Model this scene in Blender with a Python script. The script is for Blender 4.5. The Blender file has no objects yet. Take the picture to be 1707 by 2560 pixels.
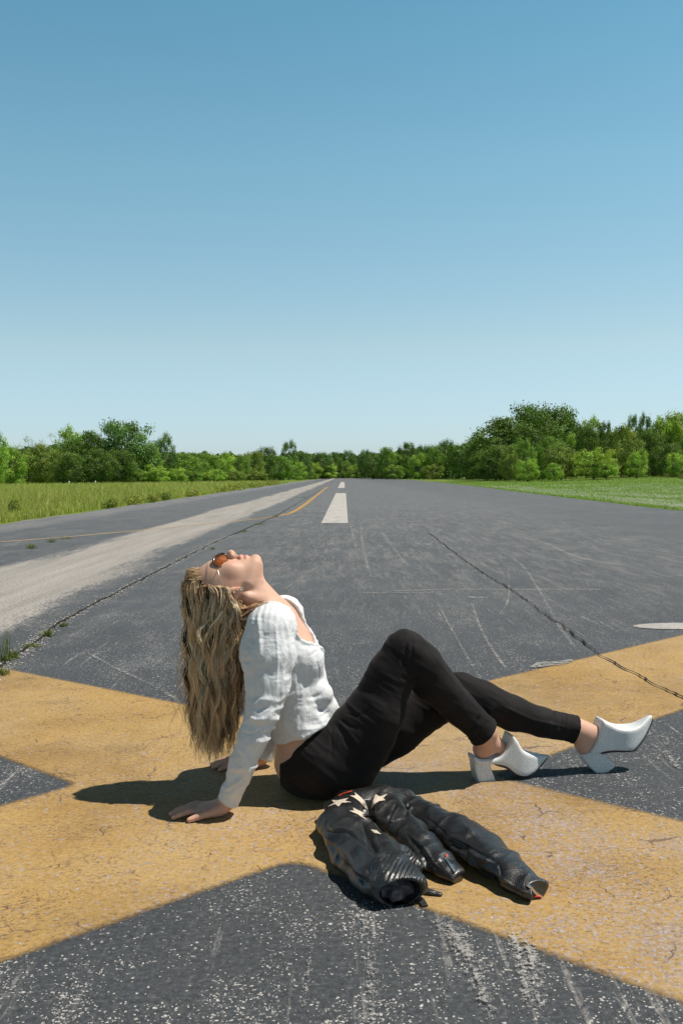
import bpy, math, random
import numpy as np
from mathutils import Vector, Matrix

# ------------------------------------------------------------ camera, sky, sun, exposure
F = 2489.0            # focal length in photo pixels (35 mm on a 24 mm wide frame)
CX, CY = 853.5, 1280.0
CAM_H = 0.90
PITCH = math.radians(2.07)
ROLL = math.radians(0.5)
scene = bpy.context.scene
col = scene.collection

cam_data = bpy.data.cameras.new("camera")
cam = bpy.data.objects.new("camera", cam_data)
col.objects.link(cam)
cam_data.sensor_fit = 'HORIZONTAL'
cam_data.sensor_width = 24.0
cam_data.lens = 24.0 * F / 1707.0
cam_data.clip_start = 0.05
cam_data.clip_end = 5000
CAM_R = (Matrix.Rotation(math.pi / 2 - PITCH, 3, 'X') @ Matrix.Rotation(-ROLL, 3, 'Z'))
cam.matrix_world = Matrix.Translation((0, 0, CAM_H)) @ CAM_R.to_4x4()
scene.camera = cam

SUN_DIR = Vector((0.455, 0.035, 0.865)).normalized()      # towards the sun
SUN_EL = math.asin(SUN_DIR.z)
SUN_AZ = math.atan2(SUN_DIR.x, SUN_DIR.y)
world = bpy.data.worlds.new("World")
scene.world = world
world.use_nodes = True
wn = world.node_tree.nodes
wl = world.node_tree.links
wn.clear()
sky = wn.new('ShaderNodeTexSky')
sky.sky_type = 'NISHITA'
sky.sun_disc = False
sky.sun_elevation = SUN_EL
sky.sun_rotation = SUN_AZ
sky.altitude = 0
sky.air_density = 1.0
sky.dust_density = 0.5
sky.ozone_density = 3.0
# slightly teal sky; above the view it is darkened and warmed to deepen shadows
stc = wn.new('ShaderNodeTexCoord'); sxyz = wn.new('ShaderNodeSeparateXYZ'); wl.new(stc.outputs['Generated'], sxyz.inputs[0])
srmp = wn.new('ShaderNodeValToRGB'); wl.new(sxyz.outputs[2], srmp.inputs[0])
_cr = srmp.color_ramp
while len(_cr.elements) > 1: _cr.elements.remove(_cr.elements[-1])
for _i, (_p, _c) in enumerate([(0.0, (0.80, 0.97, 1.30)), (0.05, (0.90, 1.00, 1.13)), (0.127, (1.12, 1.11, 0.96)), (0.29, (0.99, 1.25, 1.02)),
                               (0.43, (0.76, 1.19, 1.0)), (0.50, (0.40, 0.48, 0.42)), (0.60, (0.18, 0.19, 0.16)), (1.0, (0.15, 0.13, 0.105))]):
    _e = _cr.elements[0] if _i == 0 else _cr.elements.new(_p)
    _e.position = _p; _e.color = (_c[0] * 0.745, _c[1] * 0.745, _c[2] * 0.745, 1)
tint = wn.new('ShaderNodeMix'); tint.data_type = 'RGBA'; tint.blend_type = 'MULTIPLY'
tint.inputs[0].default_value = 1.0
bg = wn.new('ShaderNodeBackground'); bg.inputs[1].default_value = 0.15
wo = wn.new('ShaderNodeOutputWorld')
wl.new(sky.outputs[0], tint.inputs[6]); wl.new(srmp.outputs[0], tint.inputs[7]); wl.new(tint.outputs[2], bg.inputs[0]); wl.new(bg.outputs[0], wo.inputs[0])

sun_data = bpy.data.lights.new("sun", 'SUN')
sun_data.energy = 5.0
sun_data.angle = math.radians(0.5)
sun_data.color = (1.0, 0.955, 0.88)
sun = bpy.data.objects.new("sun", sun_data)
col.objects.link(sun)
sun.rotation_euler = (-SUN_DIR).to_track_quat('-Z', 'Y').to_euler()
scene.view_settings.view_transform = 'Standard'
scene.view_settings.look = 'None'
scene.view_settings.exposure = 0.18
scene.view_settings.gamma = 1.0
scene.cycles.max_bounces = 6
scene.cycles.transparent_max_bounces = 12
scene.cycles.use_denoising = True

# ------------------------------------------------------------ helpers
def ray(px, py):
    return CAM_R @ Vector(((px - CX) / F, (CY - py) / F, -1.0))
def P(px, py, Y):
    "world point that stands at distance Y and was measured at that place of the photograph"
    d = ray(px, py); t = Y / d.y
    return np.array((d.x * t, Y, CAM_H + d.z * t))
def G(px, py, z=0.0):
    d = ray(px, py); t = (z - CAM_H) / d.z
    return np.array((d.x * t, d.y * t, z))

def props(o, label=None, cat=None, group=None, kind=None):
    if label: o["label"] = label
    if cat: o["category"] = cat
    if group: o["group"] = group
    if kind: o["kind"] = kind
    return o
def empty(name, loc, label, cat, group=None):
    o = bpy.data.objects.new(name, None); col.objects.link(o)
    o.location = loc; o.empty_display_size = 0.1
    return props(o, label, cat, group)
def link(name, me, parent=None):
    o = bpy.data.objects.new(name, me); col.objects.link(o)
    if parent is not None:
        o.parent = parent
        o.matrix_parent_inverse = Matrix.Translation(-Vector(parent.location))
    return o
def make_mesh(name, verts, faces, mats=(), smooth=True, mat_idx=None, colors=None):
    """verts Nx3 array; faces MxK array or list of such arrays"""
    if isinstance(faces, np.ndarray): faces = [faces]
    faces = [np.asarray(f, dtype=np.int32) for f in faces if len(f)]
    me = bpy.data.meshes.new(name)
    verts = np.asarray(verts, dtype=np.float32)
    me.vertices.add(len(verts)); me.vertices.foreach_set('co', verts.ravel())
    nl = sum(f.size for f in faces); nf = sum(len(f) for f in faces)
    me.loops.add(nl); me.loops.foreach_set('vertex_index', np.concatenate([f.ravel() for f in faces]))
    tot = np.concatenate([np.full(len(f), f.shape[1], dtype=np.int32) for f in faces])
    me.polygons.add(nf)
    me.polygons.foreach_set('loop_start', np.concatenate([[0], np.cumsum(tot)[:-1]]).astype(np.int32))
    if hasattr(me.polygons[0], 'loop_total'):
        try: me.polygons.foreach_set('loop_total', tot)
        except Exception: pass
    if mat_idx is not None: me.polygons.foreach_set('material_index', np.asarray(mat_idx, dtype=np.int32))
    me.polygons.foreach_set('use_smooth', np.full(nf, smooth, dtype=bool))
    me.update(calc_edges=True); me.validate()
    if colors is not None:
        at = me.color_attributes.new('tone', 'FLOAT_COLOR', 'POINT')
        c = np.ones((len(verts), 4), dtype=np.float32); c[:, :colors.shape[1]] = colors
        at.data.foreach_set('color', c.ravel())
    for m in mats: me.materials.append(m)
    return me

def hsh(i, j, k, s):
    n = (i * 73856093) ^ (j * 19349663) ^ (k * 83492791) ^ (s * 2654435761 & 0x7fffffff)
    n = (n ^ (n >> 13)) * 1274126177 & 0x7fffffff
    n = (n ^ (n >> 16)) * 668265263 & 0x7fffffff
    return (n & 0xffffff) / float(0xffffff)
def vnoise(p, scale, seed=0):
    "smooth value noise in -1..1, p is Nx3"
    q = np.asarray(p, dtype=np.float64) * scale + 1000.0
    i = np.floor(q).astype(np.int64); f = q - i; f = f * f * (3 - 2 * f)
    r = 0
    for a in (0, 1):
        for b in (0, 1):
            for c in (0, 1):
                w = (f[:, 0] if a else 1 - f[:, 0]) * (f[:, 1] if b else 1 - f[:, 1]) * (f[:, 2] if c else 1 - f[:, 2])
                r = r + w * hsh(i[:, 0] + a, i[:, 1] + b, i[:, 2] + c, seed)
    return r * 2 - 1

# ---- node helpers
class NT:
    def __init__(self, name):
        self.m = bpy.data.materials.new(name); self.m.use_nodes = True
        self.t = self.m.node_tree; self.n = self.t.nodes; self.l = self.t.links
        self.n.clear()
        self.out = self.n.new('ShaderNodeOutputMaterial')
        self.b = self.n.new('ShaderNodeBsdfPrincipled')
        self.l.new(self.b.outputs[0], self.out.inputs[0])
        self.tc = self.n.new('ShaderNodeTexCoord')
        self.pos = self.tc.outputs['Object']
    def put(self, sock, v):
        if v is None: return
        if hasattr(v, 'is_linked') or isinstance(v, bpy.types.NodeSocket): self.l.new(v, sock)
        else: sock.default_value = v
    def mapping(self, scale=(1, 1, 1), rot=(0, 0, 0), loc=(0, 0, 0), vec=None):
        n = self.n.new('ShaderNodeMapping'); self.l.new(vec or self.pos, n.inputs[0])
        n.inputs['Scale'].default_value = scale; n.inputs['Rotation'].default_value = rot; n.inputs['Location'].default_value = loc
        return n.outputs[0]
    def noise(self, scale, detail=3, rough=0.5, vec=None, dist=0.0, out=0):
        n = self.n.new('ShaderNodeTexNoise'); self.l.new(vec or self.pos, n.inputs['Vector'])
        n.inputs['Scale'].default_value = scale; n.inputs['Detail'].default_value = detail
        n.inputs['Roughness'].default_value = rough; n.inputs['Distortion'].default_value = dist
        return n.outputs[out]
    def voronoi(self, scale, vec=None, feature='F1', out=0, rand=1.0):
        n = self.n.new('ShaderNodeTexVoronoi'); self.l.new(vec or self.pos, n.inputs['Vector'])
        n.feature = feature; n.inputs['Scale'].default_value = scale; n.inputs['Randomness'].default_value = rand
        return n.outputs[out]
    def chips(self, scale, thr, size=0.36, vec=None):
        "crisp little stones: a random share (thr: 0..1 socket or number) of the cells of a cell pattern"
        n = self.n.new('ShaderNodeTexVoronoi'); self.l.new(vec or self.pos, n.inputs['Vector']); n.inputs['Scale'].default_value = scale
        sc = self.n.new('ShaderNodeSeparateColor'); self.l.new(n.outputs['Color'], sc.inputs[0])
        pick = self.math('LESS_THAN', sc.outputs[0], thr)
        rad = self.math('MULTIPLY', self.math('ADD', sc.outputs[1], 0.35), size)
        ins = self.math('MULTIPLY', self.math('SUBTRACT', rad, n.outputs['Distance']), 9.0, clamp=True)
        return self.math('MULTIPLY', pick, ins), sc.outputs[2]
    def ramp(self, fac, stops, interp='LINEAR'):
        n = self.n.new('ShaderNodeValToRGB'); self.l.new(fac, n.inputs[0])
        cr = n.color_ramp; cr.interpolation = interp
        while len(cr.elements) > 1: cr.elements.remove(cr.elements[-1])
        for i, (p, c) in enumerate(stops):
            e = cr.elements[0] if i == 0 else cr.elements.new(p)
            e.position = p
            e.color = (c, c, c, 1) if isinstance(c, (int, float)) else (*c[:3], 1)
        return n.outputs[0]
    def math(self, op, a, b=None, c=None, clamp=False):
        n = self.n.new('ShaderNodeMath'); n.operation = op; n.use_clamp = clamp
        self.put(n.inputs[0], a)
        if b is not None: self.put(n.inputs[1], b)
        if c is not None: self.put(n.inputs[2], c)
        return n.outputs[0]
    def mix(self, fac, a, b, blend='MIX'):
        n = self.n.new('ShaderNodeMix'); n.data_type = 'RGBA'; n.blend_type = blend
        self.put(n.inputs[0], fac)
        for s, v in ((6, a), (7, b)):
            if isinstance(v, tuple): n.inputs[s].default_value = (*v[:3], 1)
            else: self.l.new(v, n.inputs[s])
        return n.outputs[2]
    def xyz(self, vec=None):
        n = self.n.new('ShaderNodeSeparateXYZ'); self.l.new(vec or self.pos, n.inputs[0]); return n.outputs
    def attr(self, name='tone'):
        n = self.n.new('ShaderNodeAttribute'); n.attribute_name = name; return n.outputs
    def bump(self, h, strength=0.3, dist=0.01, normal=None):
        n = self.n.new('ShaderNodeBump'); self.l.new(h, n.inputs['Height'])
        n.inputs['Strength'].default_value = strength; n.inputs['Distance'].default_value = dist
        if normal is not None: self.l.new(normal, n.inputs['Normal'])
        self.l.new(n.outputs[0], self.b.inputs['Normal']); return n.outputs[0]
    def base(self, c): 
        s = self.b.inputs['Base Color']
        if isinstance(c, tuple): s.default_value = (*c[:3], 1)
        else: self.l.new(c, s)
    def set(self, **kw):
        for k, v in kw.items():
            self.put(self.b.inputs[{'rough': 'Roughness', 'spec': 'Specular IOR Level', 'metal': 'Metallic', 'alpha': 'Alpha',
                'sss': 'Subsurface Weight', 'sheen': 'Sheen Weight', 'coat': 'Coat Weight', 'trans': 'Transmission Weight'}[k]], v)
        return self
# ------------------------------------------------------------ ground and runway
def terrain_z(x, y):
    x = np.asarray(x, float); y = np.asarray(y, float)
    r = np.clip((x - 9.0 - y * 0.02) / 55.0, 0, 1); r = r * r * (3 - 2 * r)
    s = np.clip((y - 25) / 110.0, 0, 1); s = s * s * (3 - 2 * s)
    l = np.clip((-x - 8) / 40.0, 0, 1)
    return 1.25 * r * s - 0.02 - 0.10 * l * s

def grid_sheet(name, xs, ys, mat, kind, zf, parent=None):
    X, Yg = np.meshgrid(xs, ys, indexing='ij')
    Z = zf(X, Yg)
    v = np.stack([X, Yg, Z], -1).reshape(-1, 3)
    n, m = len(xs), len(ys)
    i = np.arange(n - 1)[:, None] * m + np.arange(m - 1)[None, :]
    f = np.stack([i, i + m, i + m + 1, i + 1], -1).reshape(-1, 4)
    o = link(name, make_mesh(name, v, f, [mat], True), parent)
    props(o, kind=kind); return o

# field soil / turf
m = NT('turf_soil')
c = m.ramp(m.noise(0.35, 6, 0.65), [(0.3, (0.12, 0.18, 0.028)), (0.55, (0.16, 0.225, 0.04)), (0.75, (0.21, 0.25, 0.06))])
fine = m.noise(9, 4, 0.7)
c = m.mix(m.ramp(fine, [(0.35, 0.5), (0.65, 0.0)]), c, (0.045, 0.075, 0.018))
m.base(c); m.set(rough=0.9, spec=0.1); m.bump(fine, 0.6, 0.05)
M_TURF = m.m
xs = np.concatenate([np.linspace(-1500, -120, 12), np.linspace(-110, 110, 90), np.linspace(120, 1500, 12)])
ys = np.concatenate([np.linspace(-60, 0, 6), np.linspace(3, 200, 80), np.linspace(215, 2500, 20)])
grid_sheet('ground', xs, ys, M_TURF, 'structure', terrain_z)

# runway pavement
m = NT('asphalt')
P3 = m.xyz()
X_, Y_ = P3[0], P3[1]
stretch = m.mapping(scale=(1.0, 0.09, 1.0))
warp = m.noise(1.3, 4, 0.6, vec=stretch)
warpf = m.noise(14, 3, 0.7, vec=m.mapping(scale=(1, 0.35, 1)))
xw = m.math('ADD', X_, m.math('MULTIPLY', m.math('SUBTRACT', warp, 0.5), 1.1))
xw = m.math('ADD', xw, m.math('MULTIPLY', m.math('SUBTRACT', warpf, 0.5), 0.35))
# dark sealed asphalt
base = m.ramp(m.noise(0.8, 5, 0.6), [(0.3, (0.044, 0.048, 0.053)), (0.7, (0.060, 0.065, 0.071))])
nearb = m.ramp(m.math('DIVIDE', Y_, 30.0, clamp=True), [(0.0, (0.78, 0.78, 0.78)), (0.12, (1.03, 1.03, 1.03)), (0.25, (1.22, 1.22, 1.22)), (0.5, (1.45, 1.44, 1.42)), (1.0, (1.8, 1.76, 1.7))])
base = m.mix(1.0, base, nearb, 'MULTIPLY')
# worn lane where the sealant is gone: X -3.9 .. -2.3, and a pale strip by the grass
def bandmask(x0, x1, soft):
    a = m.ramp(m.math('DIVIDE', m.math('SUBTRACT', xw, x0 - soft), 2 * soft, clamp=True), [(0, 0.0), (1, 1.0)], 'EASE')
    b = m.ramp(m.math('DIVIDE', m.math('SUBTRACT', x1 + soft, xw), 2 * soft, clamp=True), [(0, 0.0), (1, 1.0)], 'EASE')
    return m.math('MULTIPLY', a, b)
lane = bandmask(-3.42, -2.12, 0.22)
grit = m.noise(60, 5, 0.75, vec=m.mapping(scale=(1, 0.6, 1)))
streak = m.noise(5, 5, 0.7, vec=m.mapping(scale=(1, 0.05, 1)))
tan = m.ramp(streak, [(0.3, (0.28, 0.252, 0.22)), (0.7, (0.42, 0.382, 0.34))])
tan = m.mix(m.ramp(grit, [(0.35, 0.75), (0.58, 0.0)]), tan, (0.16, 0.15, 0.14))
lane_f = m.math('MULTIPLY', m.math('ADD', m.math('MULTIPLY', m.math('SUBTRACT', grit, 0.5), 3.0), m.math('ADD', m.math('SUBTRACT', m.math('MULTIPLY', lane, 1.35), 0.75), m.math('MULTIPLY', m.math('SUBTRACT', streak, 0.30), 1.2))), 1.4, clamp=True)
colr = m.mix(lane_f, base, tan)
edge = bandmask(-7.9, -5.75, 0.3)
edge_f = m.math('MULTIPLY', m.math('MULTIPLY', edge, m.ramp(streak, [(0.35, 0.25), (0.65, 1.0)])), 0.7)
colr = m.mix(edge_f, colr, (0.21, 0.20, 0.20))
# light scuffs: long faint streaks near the centre line
scf = m.noise(7, 6, 0.75, vec=m.mapping(scale=(1, 0.10, 1), rot=(0, 0, 0.06)), dist=0.6)
scf2 = m.noise(9, 6, 0.75, vec=m.mapping(scale=(1, 0.14, 1), rot=(0, 0, -0.35)), dist=0.8)
scm = m.math('MULTIPLY', m.ramp(m.math('MAXIMUM', scf, scf2), [(0.50, 0.0), (0.70, 0.80)]), bandmask(-1.5, 4.6, 1.0))
scm = m.math('MULTIPLY', scm, m.ramp(m.math('DIVIDE', Y_, 14.0, clamp=True), [(0.35, 0.08), (0.75, 1.0)]))
scm = m.math('MULTIPLY', scm, m.ramp(grit, [(0.35, 0.15), (0.6, 1.0)]))
colr = m.mix(scm, colr, (0.26, 0.24, 0.22))
grn = m.noise(70, 5, 0.8, vec=m.mapping(loc=(1, 8, 0)))
colr = m.mix(1.0, colr, m.ramp(grn, [(0.34, (0.50, 0.50, 0.50)), (0.5, (0.92, 0.92, 0.92)), (0.60, (1.35, 1.34, 1.32)), (0.70, (3.0, 2.9, 2.75))]), 'MULTIPLY')
for rz, sd in ((0.10, 1.0), (-0.16, 5.0), (0.42, 9.0)):
    th = m.noise(1.0, 3, 0.6, vec=m.mapping(scale=(34, 1.3, 1), rot=(0, 0, rz), loc=(sd, sd, 0)))
    gate = m.math('MULTIPLY', m.ramp(m.noise(0.9, 3, 0.6, vec=m.mapping(loc=(sd, 2, 0))), [(0.45, 0.0), (0.6, 1.0)]), m.ramp(grit, [(0.42, 0.0), (0.56, 1.0)]))
    lm = m.math('MULTIPLY', m.math('MULTIPLY', m.ramp(th, [(0.62, 0.0), (0.70, 0.8)]), gate), bandmask(-1.7, 5.0, 0.8))
    colr = m.mix(lm, colr, (0.30, 0.28, 0.26))
# exposed aggregate: pale chips, dense where the seal wears off
chip = m.noise(125, 4, 0.68)
patch = m.noise(3.4, 5, 0.68, vec=m.mapping(scale=(1.0, 0.7, 1)))
lanes2 = m.noise(4.3, 3, 0.6, vec=m.mapping(scale=(1.0, 0.16, 1)))
dens = m.math('MULTIPLY', m.math('ADD', m.ramp(patch, [(0.44, 0.0), (0.64, 1.0)]), m.ramp(lanes2, [(0.50, 0.0), (0.66, 0.7)])), 0.15)
nearm = m.ramp(m.math('DIVIDE', Y_, 6.0, clamp=True), [(0.30, 1.0), (0.42, 0.62), (0.9, 0.5)])
leftm = m.ramp(m.math('DIVIDE', m.math('ADD', X_, 3.0), 4.0, clamp=True), [(0.0, 1.0), (0.25, 0.95), (0.62, 0.85), (0.85, 0.75)])
thr = m.math('SUBTRACT', 0.675, m.math('MULTIPLY', dens, m.math('MULTIPLY', nearm, leftm)))
chipm = m.math('MULTIPLY', m.math('SUBTRACT', chip, thr), 22.0, clamp=True)
dn = m.math('MULTIPLY', m.math('MULTIPLY', dens, m.math('MULTIPLY', nearm, leftm)), 1.0)
wz = m.n.new('ShaderNodeVectorMath'); wz.operation = 'MULTIPLY_ADD'; m.l.new(m.noise(60, 2, 0.5, out=1), wz.inputs[0]); wz.inputs[1].default_value = (0.012, 0.012, 0); m.l.new(m.pos, wz.inputs[2])
k1, kc = m.chips(125, m.math('MULTIPLY', m.math('ADD', dn, 0.001), 0.9), 0.44, vec=wz.outputs[0])
k2, kd = m.chips(210, m.math('MULTIPLY', m.math('ADD', dn, 0.010), 3.2), 0.50, vec=wz.outputs[0])
chipm = m.math('MAXIMUM', chipm, m.math('MAXIMUM', k1, k2))
chipc = m.ramp(m.noise(160, 2), [(0.35, (0.26, 0.24, 0.22)), (0.7, (0.52, 0.50, 0.47))])
colr = m.mix(chipm, colr, chipc)
pit = m.noise(120, 2, 0.6, vec=m.mapping(loc=(7, 3, 1)))
colr = m.mix(m.ramp(pit, [(0.63, 0.0), (0.69, 0.85)]), colr, (0.022, 0.021, 0.022))
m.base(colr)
m.set(rough=m.ramp(patch, [(0.3, 0.72), (0.7, 0.9)]), spec=0.35)
hgt = m.math('ADD', m.math('MULTIPLY', m.noise(150, 3, 0.7), 0.6), m.math('MULTIPLY', chipm, 0.5))
m.bump(hgt, 0.55, 0.004)
M_ASPH = m.m

left_edge = [(-6.9, -60), (-6.85, 5), (-6.75, 15.5), (-6.8, 25), (-6.9, 45), (-7.1, 90), (-7.4, 180), (-7.6, 430)]
right_edge = [(8.0, -60), (8.0, 5), (7.95, 18), (8.3, 30), (8.9, 45), (10.6, 80), (12.5, 130), (14, 200), (15, 430)]
def edge_x(e, y): return np.interp(y, [q[1] for q in e], [q[0] for q in e])
yy = np.unique(np.concatenate([np.linspace(-60, 0, 5), np.linspace(0, 14, 8), np.linspace(14, 60, 120), np.linspace(60, 150, 90), np.linspace(150, 430, 60)]))
rng = np.random.default_rng(5)
lx = edge_x(left_edge, yy) + 0.10 * vnoise(np.c_[yy, yy * 0, yy * 0], 0.7, 3) + 0.05 * vnoise(np.c_[yy, yy * 0, yy * 0], 3.1, 4)
rx = edge_x(right_edge, yy) + 0.08 * vnoise(np.c_[yy, yy * 0, yy * 0], 0.6, 5) + 0.04 * vnoise(np.c_[yy, yy * 0, yy * 0], 2.9, 6)
tt = np.linspace(0, 1, 9)
V = np.stack([lx[:, None] * (1 - tt) + rx[:, None] * tt, np.repeat(yy[:, None], 9, 1), np.zeros((len(yy), 9))], -1).reshape(-1, 3)
i = np.arange(len(yy) - 1)[:, None] * 9 + np.arange(8)[None, :]
Fq = np.stack([i, i + 1, i + 10, i + 9], -1).reshape(-1, 4)
props(link('runway', make_mesh('runway', V, Fq, [M_ASPH])), kind='structure')

# ---- painted markings (sheets just above the asphalt)
def flat(name, polys, z, mat, kind='structure'):
    vs, fs, n = [], [], 0
    for p in polys:
        vs += [(q[0], q[1], z) for q in p]; fs.append(np.arange(n, n + len(p))[None, :]); n += len(p)
    o = link(name, make_mesh(name, np.array(vs), fs, [mat], False)); props(o, kind=kind); return o

def paint(name, c1, c2, wear, edge_wear=0.0):
    m = NT(name)
    n1 = m.noise(2.2, 5, 0.65)
    c = m.ramp(n1, [(0.3, c1), (0.7, c2)])
    return m, c

# yellow closed-runway cross
A_top = G(736, 1818)[:2]; A_left = G(193, 1963)[:2]; A_right = G(1225, 1941)[:2]; A_bot = G(733, 2150)[:2]
def ext(a, px, py, L=3.2):
    d = G(px, py)[:2] - a; d = d / np.linalg.norm(d); return a + d * L
e_tl1 = ext(A_top, 40, 1678); e_tl2 = ext(A_left, 0, 1891)
e_bl1 = ext(A_left, 0, 2017, 2.6); e_bl2 = ext(A_bot, 110, 2368, 2.6)
e_br1 = ext(A_bot, 1702, 2506, 2.6); e_br2 = ext(A_right, 1707, 2056, 2.6)
e_tr1 = ext(A_right, 1707, 1774); e_tr2 = ext(A_top, 1707, 1588)
m = NT('yellow_paint')
n1 = m.noise(1.7, 5, 0.65)
c = m.ramp(n1, [(0.3, (0.32, 0.187, 0.052)), (0.5, (0.37, 0.233, 0.080)), (0.72, (0.36, 0.243, 0.11))])
c = m.mix(1.0, c, m.ramp(m.noise(75, 5, 0.8), [(0.32, (0.42, 0.38, 0.34)), (0.44, (0.93, 0.92, 0.90)), (0.56, (1.04, 1.04, 1.04)), (0.70, (1.28, 1.34, 1.45))]), 'MULTIPLY')
c = m.mix(m.ramp(m.noise(0.9, 4, 0.6, vec=m.mapping(loc=(4, 4, 4))), [(0.45, 0.0), (0.65, 0.35)]), c, (0.39, 0.285, 0.16))
c = m.mix(1.0, c, m.ramp(m.noise(1.1, 7, 0.75, vec=m.mapping(loc=(9, 1, 0))), [(0.34, (0.70, 0.68, 0.66)), (0.5, (0.98, 0.98, 0.98)), (0.66, (1.12, 1.13, 1.15))]), 'MULTIPLY')
# fine grainy relief specks of the aggregate under the paint
dark = m.math('ADD', m.math('MULTIPLY', m.noise(110, 4, 0.75, vec=m.mapping(loc=(3, 9, 0), scale=(0.8, 1.0, 1))), 0.75), m.math('MULTIPLY', m.noise(3.2, 4, 0.7, vec=m.mapping(loc=(3, 1, 0))), 0.27))
PY = m.xyz()[1]
c = m.mix(m.ramp(dark, [(0.56, 0.0), (0.63, 0.8)]), c, (0.105, 0.062, 0.036))
# chipped places: grey-lilac aggregate shows
big = m.noise(2.4, 4, 0.6, vec=m.mapping(loc=(1.3, 4.2, 0)))
ch = m.noise(85, 5, 0.78, vec=m.mapping(loc=(5, 1, 0)))
PX = m.xyz()[0]
rgt = m.ramp(m.math('DIVIDE', m.math('ADD', PX, 1.2), 2.4, clamp=True), [(0.0, 0.35), (0.45, 0.70), (0.8, 1.0)])
farfade = m.ramp(m.math('DIVIDE', PY, 6.0, clamp=True), [(0.5, 1.0), (0.58, 0.35)])
thr = m.math('SUBTRACT', 0.635, m.math('MULTIPLY', m.math('MULTIPLY', m.ramp(big, [(0.34, 0.15), (0.62, 1.0)]), m.math('MULTIPLY', rgt, farfade)), 0.19))
chm = m.math('MULTIPLY', m.math('SUBTRACT', ch, thr), 16.0, clamp=True)
chc = m.ramp(m.noise(130, 2, 0.5), [(0.32, (0.20, 0.16, 0.16)), (0.55, (0.33, 0.29, 0.31)), (0.75, (0.46, 0.42, 0.44))])
wz = m.n.new('ShaderNodeVectorMath'); wz.operation = 'MULTIPLY_ADD'; m.l.new(m.noise(60, 2, 0.5, out=1), wz.inputs[0]); wz.inputs[1].default_value = (0.014, 0.014, 0); m.l.new(m.pos, wz.inputs[2])
bw = m.math('MULTIPLY', m.ramp(big, [(0.36, 0.05), (0.66, 1.0)]), m.math('MULTIPLY', rgt, farfade))
y1, _a = m.chips(95, m.math('ADD', m.math('MULTIPLY', bw, 0.30), 0.012), 0.50, vec=wz.outputs[0])
y2, _b = m.chips(150, m.math('ADD', m.math('MULTIPLY', bw, 0.25), 0.05), 0.45, vec=wz.outputs[0])
chm = m.math('MAXIMUM', m.math('MULTIPLY', chm, 0.7), m.math('MAXIMUM', y1, m.math('MULTIPLY', y2, 0.7)))
c = m.mix(m.math('MULTIPLY', chm, 0.85), c, chc)
# hairline cracks (crazing)
wv = m.noise(9, 4, 0.7, out=1)
vadd = m.n.new('ShaderNodeVectorMath'); vadd.operation = 'MULTIPLY_ADD'
m.l.new(wv, vadd.inputs[0]); vadd.inputs[1].default_value = (0.09, 0.09, 0.0); m.l.new(m.pos, vadd.inputs[2])
cr = m.voronoi(6.5, vec=vadd.outputs[0], feature='DISTANCE_TO_EDGE')
crm = m.math('MULTIPLY', m.ramp(cr, [(0.006, 1.0), (0.016, 0.0)]), m.ramp(m.noise(5.5, 4, 0.7, vec=m.mapping(loc=(2, 2, 0))), [(0.53, 0.0), (0.60, 1.0)]))
c = m.mix(m.math('MULTIPLY', crm, 0.75), c, (0.075, 0.048, 0.05))
cr2 = m.voronoi(22, vec=vadd.outputs[0], feature='DISTANCE_TO_EDGE')
crm2 = m.math('MULTIPLY', m.ramp(cr2, [(0.010, 1.0), (0.035, 0.0)]), m.ramp(m.noise(7.5, 4, 0.75, vec=m.mapping(loc=(6, 2, 0))), [(0.46, 0.0), (0.58, 0.8)]))
c = m.mix(m.math('MULTIPLY', crm2, 0.6), c, (0.12, 0.075, 0.055))
m.base(c); m.set(rough=0.75, spec=0.3)
hg = m.math('SUBTRACT', m.math('MULTIPLY', m.noise(120, 3, 0.7), 0.7), m.math('MULTIPLY', crm, 0.8))
m.bump(hg, 0.6, 0.004)
# soft sprayed edge: distance to the outline is kept per vertex
tone = m.attr()[0]
sx = m.n.new('ShaderNodeSeparateColor'); m.l.new(tone, sx.inputs[0])
al = m.math('ADD', sx.outputs[0], m.math('MULTIPLY', m.math('SUBTRACT', m.noise(70, 4, 0.7), 0.5), 0.55))
al = m.ramp(al, [(0.30, 0.0), (0.72, 1.0)])
m.set(alpha=al)
M_YEL = m.m
# outline inset/outset strips: build the cross as a strip fan with edge vertices of tone 0 and inner ones of tone 1
centre = (A_top + A_bot + A_left + A_right) / 4
out = [A_top, e_tl1, e_tl2, A_left, e_bl1, e_bl2, A_bot, e_br1, e_br2, A_right, e_tr1, e_tr2]
# round the concave corners a little
def rounded(a, p, q, r, n=7):
    u = (p - a) / np.linalg.norm(p - a); v = (q - a) / np.linalg.norm(q - a)
    s, e = a + u * r, a + v * r
    return [s * (1 - t) ** 2 + a * 2 * t * (1 - t) + e * t * t for t in np.linspace(0, 1, n)]
poly = rounded(A_top, e_tr2, e_tl1, 0.03) + [e_tl1, e_tl2] + rounded(A_left, e_tl2, e_bl1, 0.04) + [e_bl1, e_bl2] + \
    rounded(A_bot, e_bl2, e_br1, 0.07) + [e_br1, e_br2] + rounded(A_right, e_br2, e_tr1, 0.08) + [e_tr1, e_tr2]
poly = np.array(poly)
def resample(pl, step):
    o = []
    for a, b in zip(pl, np.roll(pl, -1, 0)):
        n = max(1, int(np.linalg.norm(b - a) / step)); o += [a + (b - a) * k / n for k in range(n)]
    return np.array(o)
poly = resample(poly, 0.05)
def vnormals(pl):
    t = np.roll(pl, -1, 0) - np.roll(pl, 1, 0); t /= np.linalg.norm(t, axis=1)[:, None] + 1e-9
    return np.stack([t[:, 1], -t[:, 0]], 1)
area = 0.5 * np.sum(poly[:, 0] * np.roll(poly[:, 1], -1) - np.roll(poly[:, 0], -1) * poly[:, 1])
nrm = vnormals(poly) * (1 if area > 0 else -1)      # outward
W = 0.030
pin, pout = poly - nrm * W, poly + nrm * W
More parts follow.
